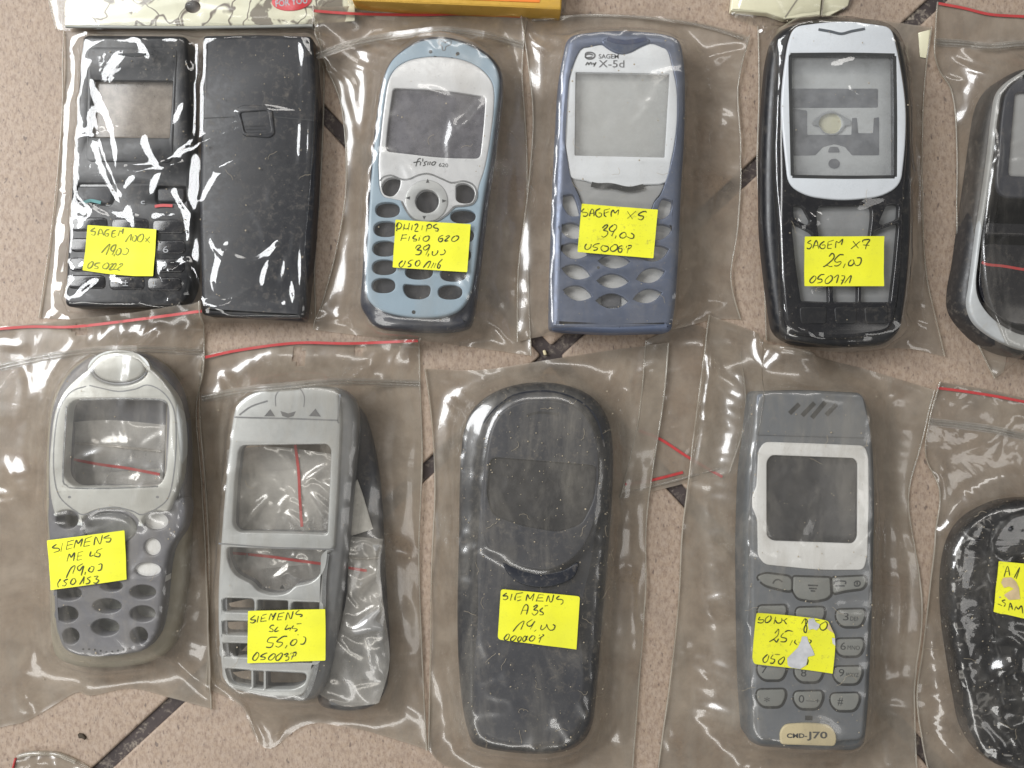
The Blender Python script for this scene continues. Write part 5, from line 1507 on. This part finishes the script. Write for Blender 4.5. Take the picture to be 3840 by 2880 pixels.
path_part(q, 'zip_seal', 'E', [(400, 910), (750, 940), (1120, 980)], 0.5, M['zip'])
end_baggie(q, keep)
OBST.extend(kept)
b = bag('zip bag with a red line around the oval capped silver and violet cover', 'full',
        [(-75, 712), (60, 700), (160, 688), (300, 672), (436, 652)], [(436, 652), (441, 740), (438, 800), (424, 890), (436, 1050), (447, 1250), (457, 1532)],
        [(-80, 1600), (0, 1572), (52, 1560), (110, 1528), (165, 1496), (195, 1504), (282, 1488), (366, 1508), (457, 1532)], [(-75, 712), (-80, 1000), (-75, 1300), (-80, 1600)], M['film_c'], ex=0.020, creases=[('full', [(70, 800), (60, 1000), (72, 1200), (45, 1450)], 2.2, 5), ('full', [(420, 850), (412, 1100), (432, 1350)], 1.8, 3.0), ('full', [(-10, 1000), (15, 1060), (40, 1075)], 1.4, 2.0), ('full', [(10, 1470), (35, 1520), (52, 1552)], 1.4, 1.8), ('full', [(100, 1400), (200, 1450), (300, 1440)], 1.4, 3), ('full', [(300, 1350), (370, 1440), (430, 1500)], 1.3, 3), ('full', [(25, 780), (40, 840), (20, 900)], 1.2, 2.5), ('full', [(360, 1420), (395, 1300), (400, 1180)], 1.0, 1.8)], seed=76)
line_part(b, 'red_line', 'full', [(-60, 716), (60, 706), (160, 706), (300, 690), (436, 672)], 0.95, M['red'])
zip_part(b, 'full', [(-40, 800), (80, 772), (200, 755), (320, 752), (438, 758)], 7)
b.holes = [('full', 172, 712, 20, 12)]
LE = '250 420 215 450 265 455 270 475 225 490;300 410 285 485;345 395 330 465;345 400 395 385;338 430 385 420;330 465 380 450;395 455 415 385 430 415 465 375 450 440;490 375 475 440;490 375 545 355;480 405 530 395;475 440 525 430;560 430 575 360 610 420 630 345;690 345 640 370 700 370 690 400 660 400;335 565 355 500 370 530 400 490 390 560;430 490 420 555;430 490 470 480;425 520 460 515;420 555 460 545;535 480 525 520 560 510;570 490 560 525;590 470 580 490 610 500 600 525 565 520;590 470 630 455;330 700 370 620 405 600 385 665;470 580 425 610 440 640 475 600 455 680;490 650 485 675;530 610 515 640 545 650 560 610 535 605;595 590 625 585 620 630 590 640;285 710 260 745 265 780;285 710 270 715;345 710 310 725 330 745 320 765 295 765;385 705 365 740 385 755 410 730 400 705 385 705;440 755 470 710 480 690 470 750;535 690 505 705 525 725 515 745 490 750;560 690 595 685 575 710 600 720 580 745 555 740'
sticker(b, 'E2', [(170, 390), (815, 305), (830, 715), (205, 800)], LE, M['sticker'], 'yellow paper sticker tilted up to the right', rad=8)
dust(b, 170, 6, M['lint'], [(20, 800), (440, 1500)])
finish_bag(b)

# ================================================================== 8  dusty charcoal cover
t = thing('phone_cover', 'dusty charcoal phone cover with a rounded dome top and no key holes', 'phone cover', base_of('H', [(450, 900)]), 'old phone covers')
body = cr([(470, 195), (590, 212), (680, 258), (733, 335), (752, 440), (752, 580), (742, 760), (725, 960), (706, 1180), (690, 1380), (668, 1530), (600, 1600), (500, 1622), (350, 1616), (225, 1588), (192, 1530), (172, 1430), (157, 1250), (154, 1050), (160, 800), (165, 520), (185, 360), (240, 272), (340, 216)], 5)
front = cr([(470, 228), (590, 245), (668, 300), (706, 380), (722, 480), (715, 640), (700, 800), (680, 1000), (665, 1200), (655, 1400), (635, 1510), (580, 1570), (480, 1588), (350, 1580), (250, 1555), (222, 1500), (210, 1380), (205, 1150), (215, 900), (232, 700), (242, 540), (262, 400), (300, 305), (370, 250)], 5)
ccx, ccy = P('H', 440, 900, 14)
plate('back_shell', 'H', body, [], Z0, 11.0, 4.5, M['slate_dark'], t)
plate('front_cover', 'H', front, [], 9.0, 13.4, 2.6, M['slate'], t, dome=lambda x, y: -0.006 * (x - ccx - 0.06 * (y - ccy)) ** 2 + 0.6 * math.sin((y - ccy) * 0.09), cuts=4.0)
plate('screen_surround', 'H', cr([(470, 262), (580, 276), (650, 330), (690, 430), (694, 560), (685, 700), (650, 800), (600, 862), (540, 898), (480, 910), (400, 896), (330, 862), (272, 820), (252, 740), (255, 600), (268, 450), (305, 330), (380, 275)], 5), [rr([(282, 480), (690, 512), (676, 640), (630, 735), (540, 765), (400, 740), (290, 700), (268, 620)], 30)], 13.0, 15.2, 0.9, M['slate'], t)
plate('window', 'H', rr([(280, 478), (692, 510), (678, 642), (632, 738), (540, 768), (398, 742), (288, 702), (266, 620)], 30), [], 13.2, 14.5, 0.2, M['lens_dusty'], t, obst=False)
plate('navigation_key', 'H', cr([(330, 872), (400, 905), (480, 920), (560, 908), (615, 880), (600, 935), (540, 965), (470, 975), (400, 962), (350, 925)], 4), [], 13.2, 14.9, 0.5, M['slate_dark'], t, obst=False)
strokes_on('seam_line', 'H', '255 350 300 295 370 245 470 228 560 240 640 280 690 345 715 440', 0.45, 14.6, M['slate_dark'], t)
strokes_on('earpiece_slot', 'H', '420 322 470 310 540 318', 0.8, 15.3, M['slate_dark'], t)
b = bag('zipless dusty bag around the charcoal dome topped cover', 'full',
        [(918, 796), (1000, 800), (1060, 797), (1130, 786), (1280, 762), (1444, 740)], [(1444, 740), (1434, 860), (1412, 1000), (1396, 1130), (1394, 1280), (1380, 1480), (1364, 1690)],
        [(926, 1620), (960, 1655), (1060, 1672), (1200, 1690), (1364, 1690)], [(918, 796), (932, 900), (940, 1050), (932, 1250), (930, 1400), (926, 1620)], M['film_c'], ex=0.016, creases=[('full', [(962, 900), (965, 1100), (960, 1300), (950, 1500)], 2.2, 4.5), ('full', [(1382, 900), (1360, 1100), (1366, 1300), (1345, 1600)], 2.2, 4.5), ('full', [(940, 812), (1000, 818), (1080, 802)], 1.3, 2.5), ('full', [(1295, 835), (1345, 800)], 1.3, 2.2), ('full', [(955, 1170), (962, 1215)], 1.3, 1.7), ('full', [(1330, 760), (1390, 800), (1420, 780)], 1.1, 2.5), ('full', [(1000, 1600), (1100, 1640), (1220, 1650)], 1.0, 1.8), ('full', [(1240, 1480), (1290, 1560)], 0.9, 1.6), ('full', [(1050, 1480), (1110, 1500)], 0.8, 1.4), ('full', [(1380, 1350), (1370, 1480)], 1.3, 2)], seed=83)
L6 = '370 200 280 270 370 270 390 320 330 360 280 340;490 220 450 375;600 210 560 300 560 370;580 220 740 195;610 300 700 290;610 385 700 360;810 385 850 240 900 340 1000 215 955 385;1110 235 1040 400;1110 235 1225 250;1090 320 1200 310;1060 385 1210 390;1280 400 1330 260 1360 400 1410 390 1450 240;1580 270 1520 320 1540 350 1650 360 1660 430 1610 470;690 700 760 520 820 470 860 530 820 700;730 600 850 600;980 530 1050 480 1070 510 990 590 1070 600 1080 650 1000 715 945 660;1200 540 1130 610 1200 650 1200 700 1120 700;1240 500 1320 490;510 1090 640 930 770 850 690 1050;960 810 840 890 850 960 930 960 1020 850;1020 850 910 1040;1050 1050 1000 1090;1170 940 1150 1030 1190 1050 1270 980 1290 920 1310 1000 1370 1060 1450 1040 1480 960 1430 930;380 1150 310 1240 340 1285 400 1250 430 1160 385 1145;540 1180 460 1250 475 1310 540 1285 590 1210 545 1178;665 1205 620 1260 635 1315 685 1290 705 1225 668 1203;780 1190 735 1255 750 1315 800 1290 815 1215 783 1190;850 1190 825 1240 840 1290;970 1180 890 1250 905 1303 965 1300 1020 1220 975 1180;1130 1170 1110 1180;1190 1160 1220 1180 1100 1250;1170 1200 1110 1340'
sticker(b, 'L6', [(235, 112, 70), (2055, 280, 60), (1975, 1505, 5), (160, 1270, 90)], L6, M['sticker'], 'yellow paper sticker with rounded corners and a crease', rad=40)
dust(b, 420, 26, M['lint'], [(990, 830), (1330, 1620)])
finish_bag(b)

# ================================================================== 9  long grey cover with white screen frame
t = thing('phone_cover', 'long grey phone cover with a white screen frame and a cream badge at its foot', 'phone cover', base_of('I', [(570, 950)]), 'old phone covers')
body = rr([(368, 305, 22), (560, 299, 60), (758, 310, 22), (775, 350, 14), (787, 430, 20), (800, 520, 50), (806, 700, 80), (800, 1000, 90), (792, 1250, 90), (780, 1480, 60), (768, 1585, 30), (730, 1606, 30), (560, 1606, 60), (380, 1590, 30), (345, 1568, 20), (332, 1400, 60), (326, 1150, 80), (324, 850, 80), (332, 600, 60), (350, 470, 30), (358, 380, 20)], 30)
front = rr([(372, 308, 18), (560, 302, 60), (755, 313, 18), (784, 440, 20), (790, 540, 50), (792, 760, 80), (784, 1050, 90), (772, 1350, 90), (757, 1560, 24), (560, 1575, 60), (372, 1560, 24), (356, 1350, 60), (350, 1050, 80), (350, 760, 80), (357, 560, 60), (362, 440, 20)], 30)
wf = rr([(400, 486, 22), (580, 492, 60), (762, 500, 26), (774, 540, 12), (776, 720, 60), (770, 900, 40), (757, 947, 18), (600, 948, 60), (400, 928, 24), (377, 895, 14), (375, 765, 14), (357, 722, 14), (357, 680, 14), (372, 648, 14), (378, 520, 14)], 20)
scr = rr([(424, 534, 20), (722, 545, 16), (736, 560, 10), (735, 832, 14), (720, 852, 12), (430, 842, 20), (408, 825, 14), (408, 556, 14)], 14)
plate('back_shell', 'I', body, [], Z0, 11.5, 3.0, M['steel_dark'], t)
plate('front_cover', 'I', front, [scr], 10.0, 14.0, 1.4, M['steel'], t, hbevel=0.2)
plate('top_band', 'I', rr([(374, 314), (560, 308), (753, 318), (782, 448), (780, 474), (366, 462)], 16), [], 13.9, 14.5, 0.35, M['steel'], t)
strokes_on('earpiece_slot', 'I', '490 384 525 350;535 392 580 346;570 400 618 343;622 390 660 350', 1.5, 14.56, M['groove'], t)
plate('screen_frame', 'I', wf, [scr], 13.8, 14.6, 0.35, M['white_frame'], t, hbevel=0.3)
plate('screen', 'I', scr, [], 12.8, 13.6, 0.2, M['lens_dusty'], t, obst=False)
plate('screen_backing', 'I', rr([(400, 528), (740, 538), (742, 860), (404, 850)], 10), [], 11.6, 12.4, 0.1, M['grey_dark'], t, obst=False)


def raised_key(name, o, mat, zt=14.45, lw=0.45):
    plate(name, 'I', o, [], 13.5, zt, 0.5, mat, t)
    q = PS('I', o, 14.04) + PS('I', o[:1], 14.04)
    V, F = ribbon_mesh(q, lw * 3.0, lambda x, y: 14.05, taper=False)
    return V, F


rims = []
rims.append(raised_key('softkey_left', rr([(372, 972, 14), (405, 960, 12), (500, 972, 30), (498, 1022, 8), (478, 1022, 14), (400, 1002, 30)], 14), M['key']))
rims.append(raised_key('menu_key', rr([(505, 972, 6), (636, 976, 6), (640, 1035, 8), (625, 1050, 14), (580, 1060, 20), (520, 1050, 14), (503, 1022, 8)], 10), M['key']))
rims.append(raised_key('softkey_right', rr([(644, 976, 8), (762, 970, 16), (768, 990, 12), (755, 1014, 14), (690, 1022, 20), (650, 1032, 8)], 12), M['key']))
for y, xs in ((1112, (428, 565, 710)), (1218, (428, 562, 706)), (1318, (427, 560, 700)), (1414, (424, 558, 690))):
    for k, x in enumerate(xs):
        y2 = y + (k - 1) * 7
        rims.append(raised_key('number_key', rr([(x - 50, y2 - 28), (x + 50, y2 - 30), (x + 52, y2 - 5), (x + 36, y2 + 32), (x - 30, y2 + 32), (x - 52, y2 + 5)], 20), M['key']))
V, F = merge(rims)
link_mesh('key_gaps', V, F, M['groove'], t)
pr = [('3', 682, 1128, 20), ('6', 672, 1234, 20), ('9', 666, 1330, 20), ('*', 398, 1422, 22), ('0', 522, 1424, 20), ('#', 662, 1432, 20), ('7', 388, 1318, 18), ('8', 530, 1330, 20)]
letters('key_print', M['print'], t, [text_mesh(c, 'I', (x, y), (x + 20, y + 1), h * 1.35, 14.5) for c, x, y, h in pr] + [
    text_mesh('DEF', 'I', (708, 1129), (738, 1131), 15, 14.5), text_mesh('MNO', 'I', (698, 1233), (742, 1235), 15, 14.5), text_mesh('WXYZ', 'I', (692, 1330), (738, 1332), 14, 14.5), text_mesh('—+', 'I', (548, 1421), (598, 1424), 18, 14.5)])
strokes_on('softkey_print', 'I', '430 996 438 984 452 982 464 990;556 1002 592 1003;560 1013 588 1014;566 1022 582 1023;650 998 655 988 690 988 690 998;655 1004 688 1004;722 996 728 988 740 988 744 996 738 1004 726 1004 722 996;733 990 733 1000', 0.5, 14.52, M['print'], t, n=3)
plate('badge', 'I', rr([(475, 1503, 30), (560, 1497, 60), (640, 1506, 34), (662, 1545, 24), (655, 1582, 14), (458, 1576, 14), (455, 1530, 24)], 20), [], 13.6, 14.7, 0.5, M['badge'], t)
letters('badge_print', M['print'], t, [text_mesh('CMD-', 'I', (480, 1551), (553, 1551), 15, 14.78, bold=0.03), text_mesh('J70', 'I', (553, 1553), (626, 1553), 23, 14.78, bold=0.02)])
strokes_on('mic_slot', 'I', '546 1479 572 1480', 1.5, 14.1, M['groove'], t)
b = bag('zip bag with pointed shoulders around the long grey cover', 'full',
        [(1532, 680), (1600, 705), (1680, 735), (1760, 768), (1880, 800), (2018, 842)], [(2018, 842), (1990, 960), (1962, 1080), (1984, 1230), (1992, 1330), (1975, 1500), (1982, 1700)],
        [(1418, 1690), (1600, 1700), (1800, 1705), (1982, 1700)], [(1532, 680), (1514, 820), (1494, 980), (1474, 1150), (1466, 1300), (1450, 1450), (1418, 1690)], M['film_c'], ex=0.022, creases=[('full', [(1560, 706), (1640, 728), (1740, 765)], 1.5, 2.2), ('full', [(1855, 896), (1910, 880), (1965, 858)], 1.4, 2.0), ('full', [(1606, 1293), (1561, 1443), (1522, 1562)], 1.6, 2.0), ('full', [(1522, 1568), (1600, 1570)], 1.2, 1.6), ('full', [(1505, 1310), (1492, 1400), (1452, 1480)], 1.6, 2.0), ('full', [(1540, 760), (1530, 900), (1510, 1050)], 2.2, 4), ('full', [(1940, 900), (1930, 1050), (1955, 1250), (1950, 1500)], 2.0, 4), ('full', [(1975, 1120), (1985, 1200)], 1.2, 1.8), ('full', [(1575, 850), (1600, 1000), (1585, 1180)], 1.4, 3), ('full', [(1470, 1130), (1490, 1200), (1480, 1300)], 1.3, 2.2), ('full', [(1450, 1500), (1440, 1580), (1460, 1640)], 1.3, 1.8), ('full', [(1690, 760), (1740, 820), (1760, 860)], 1.1, 2.5)], seed=95)
L7 = '340 240 310 310 420 310 420 360 370 385 290 370;550 220 470 290 470 370 530 370 595 300 580 220;700 250 660 410;690 320 740 390 830 370 840 280;850 320 900 350;960 290 900 340 950 420;1280 410 1360 290 1370 400 1400 480 1380 600 1340 580 1340 500 1410 360 1370 290;1600 340 1690 340;1800 370 1700 440 1710 530 1780 550 1850 480 1850 380 1800 365;680 620 720 570 770 530 740 680 560 810 660 760 720 820 770 740;900 600 980 560 1090 580;880 610 820 700 940 740 920 810 810 810;1080 780 1020 900;1150 770 1130 830 1190 880;1450 760 1500 800 1420 890;520 1090 420 1190 440 1270 510 1240 550 1110;800 1100 680 1090;640 1110 590 1180 680 1210 640 1290 570 1280;880 1150 770 1230 770 1290 830 1310 900 1200 880 1140;1400 1180 1430 1230 1400 1330'
sticker(b, 'L7', [(260, 145, 30), (1600, 290, 20), (1880, 345, 60), (2030, 660, 80), (2042, 940, 40), (1985, 1530, 8), (1370, 1440, 10), (930, 1390, 10), (220, 1310, 60), (185, 1180, 30)], L7, M['sticker_dirty'], 'torn yellow paper sticker with grey scuffed patches',
        extra=(('torn_patch', M['paper_grey'], [(1440, 295), (1560, 280), (1600, 370), (1690, 420), (1670, 500), (1610, 550), (1540, 520), (1440, 540), (1425, 380)]),
               ('torn_patch', M['paper_grey'], [(1290, 690), (1400, 690), (1432, 800), (1395, 1000), (1530, 985), (1575, 1110), (1420, 1145), (1385, 1330), (1250, 1420), (1050, 1390), (975, 1340), (960, 1180), (1060, 1080), (1200, 940), (1265, 800)]),
               ('torn_patch', M['paper_tan'], [(1890, 385), (1935, 480), (2005, 620), (1850, 520)]),
               ('torn_patch', M['paper_grey'], [(1960, 720), (2030, 730), (2040, 900), (1980, 850)])), rad=20)
dust(b, 160, 9, M['lint'], [(1610, 850), (1900, 1620)])
finish_bag(b)

# ================================================================== 10  crumpled black cover cut by the right edge, below
t = thing('phone_cover', 'black phone cover wrapped in cloudy film, cut off by the right edge below', 'phone cover', base_of('J', [(560, 1150)]), 'old phone covers')
def crump(x, y):
    v = 0
    for k, (fx, fy, ph, am) in enumerate(((0.23, 0.11, 0.3, 1.0), (-0.13, 0.31, 1.7, 0.9), (0.41, -0.27, 2.2, 0.55), (0.17, 0.52, 4.0, 0.5), (0.66, 0.35, 0.9, 0.35), (-0.5, 0.71, 3.1, 0.3))):
        v += am * (1 - 2 * abs(math.sin(x * fx + y * fy + ph + 0.8 * math.sin(0.11 * y + k))))
    return 0.55 * v


blob = cr([(640, 605), (520, 615), (440, 645), (370, 690), (320, 760), (292, 860), (284, 980), (292, 1120), (312, 1260), (336, 1400), (365, 1530), (440, 1640), (560, 1690), (720, 1690), (830, 1500), (880, 1100), (840, 760), (760, 630)], 5)
plate('body', 'J', blob, [], Z0, 9.5, 4.0, M['black_gloss'], t, dome=crump, cuts=2.2)
plate('front_cover', 'J', cr([(640, 640), (540, 655), (470, 700), (440, 790), (430, 900), (450, 1100), (470, 1300), (500, 1480), (580, 1600), (700, 1600), (770, 1400), (800, 1100), (780, 800), (730, 690)], 5), [], 8.0, 11.0, 1.5, M['black'], t, dome=crump, cuts=2.2)
b = bag('zip bag with a red line around the glossy black cover at the lower right', 'full',
        [(2030, 825), (2080, 832), (2150, 845), (2212, 860), (2440, 905)], [(2440, 905), (2450, 1200), (2440, 1720)], [(2012, 1700), (2100, 1710), (2250, 1715), (2440, 1720)],
        [(2030, 825), (2008, 905), (2000, 985), (2030, 1060), (2022, 1140), (2008, 1280), (1994, 1400), (1980, 1510), (1990, 1590), (2012, 1700)], M['film_d'], ex=0.029, loose=40, fold=1.3, creases=[('full', [(2105, 1500), (2130, 1440), (2180, 1425)], 1.6, 1.8), ('full', [(2125, 1530), (2160, 1500), (2205, 1510)], 1.6, 1.8), ('full', [(2160, 1440), (2190, 1480), (2200, 1530)], 1.5, 1.8), ('full', [(2110, 1560), (2140, 1600), (2150, 1650)], 1.5, 1.8), ('full', [(2185, 1380), (2150, 1440), (2120, 1470)], 1.4, 1.7), ('full', [(2090, 1400), (2140, 1360), (2200, 1390)], 1.4, 1.8), ('full', [(2095, 1460), (2150, 1470), (2190, 1440)], 1.4, 1.8), ('full', [(2140, 1500), (2160, 1560), (2210, 1540)], 1.4, 1.8), ('full', [(2050, 1000), (2040, 1200), (2030, 1400)], 1.8, 3.5), ('full', [(2120, 1230), (2170, 1300), (2150, 1380)], 1.2, 2.0), ('full', [(2075, 1350), (2090, 1480), (2110, 1600)], 1.2, 2)], seed=103, space=1.3, grav=0.1)
line_part(b, 'red_line', 'full', [(2024, 838), (2080, 845), (2150, 856), (2212, 868), (2330, 890)], 0.95, M['red'])
zip_part(b, 'full', [(2006, 908), (2080, 916), (2150, 926), (2212, 940), (2330, 960)], 6)
L8 = '900 620 980 400 1020 600;920 520 1010 500;1110 640 1230 420 1150 660;930 1100 860 1120 930 1180 900 1240;770 1180 860 1220;1000 1320 1030 1160 1080 1300;1010 1250 1080 1230;1120 1320 1150 1240 1200 1290 1260 1220 1290 1380'
sticker(b, 'L8', [(800, 300), (1330, 350), (2300, 470), (2240, 1650), (1330, 1490), (940, 1400), (840, 1395), (800, 1350), (690, 1350), (735, 900)], L8, M['sticker_dirty'], 'worn yellow paper sticker with tan scuffs',
        extra=(('torn_patch', M['paper_tan'], [(880, 640), (1050, 630), (1150, 720), (1210, 850), (1230, 1080), (1000, 1100), (900, 1000), (950, 960), (1080, 960), (1110, 870), (1010, 820), (900, 850), (840, 740)]),), rad=14)
dust(b, 200, 6, M['lint'], [(2030, 1050), (2212, 1650)])
finish_bag(b)

# ================================================================== lower left corner and crumbs
b = bag('clear bag end with a curled rim in the lower left corner', 'BL',
        [(400, 460), (520, 370), (800, 285), (1150, 275), (1500, 290), (1900, 420), (2300, 620)], [(2300, 620), (2600, 900), (2700, 1700)], [(250, 1700), (1200, 1750), (2700, 1700)], [(400, 460), (360, 700), (250, 1700)], M['film_c'], ex=0.012, seed=113, space=1.0)
path_part(b, 'red_line', 'BL', [(440, 460), (400, 600), (370, 740)], 0.4, M['red'])
path_part(b, 'rolled_rim', 'BL', [(520, 410), (700, 360), (900, 330), (1200, 330), (1550, 350), (1800, 430), (2100, 560)], 0.9, M['seam'])
finish_bag(b)
for lab, fr, pts in (('dark crumb lying on the bare tile at the lower left', 'Z', [(645, 665), (690, 668), (715, 700), (705, 722), (690, 700), (655, 705)]),
                     ('yellowish crumb on the dark joint crossing', 'H', [(480, 75), (492, 72), (498, 92), (486, 94)])):
    c = base_of(fr, pts)
    bm = bmesh.new()
    q = PS(fr, pts, 0.5)
    V, F = plate_mesh(rr(q, 0.5, 3), [], 0.0 if fr == 'Z' else -1.1, 1.0 if fr == 'Z' else 0.2, 0.4)
    bm.free()
    o = link_mesh('crumb', V, F, M['rust'] if fr == 'Z' else M['badge'], None, origin=c)
    tag(o, lab, 'crumb', 'crumbs on the floor')
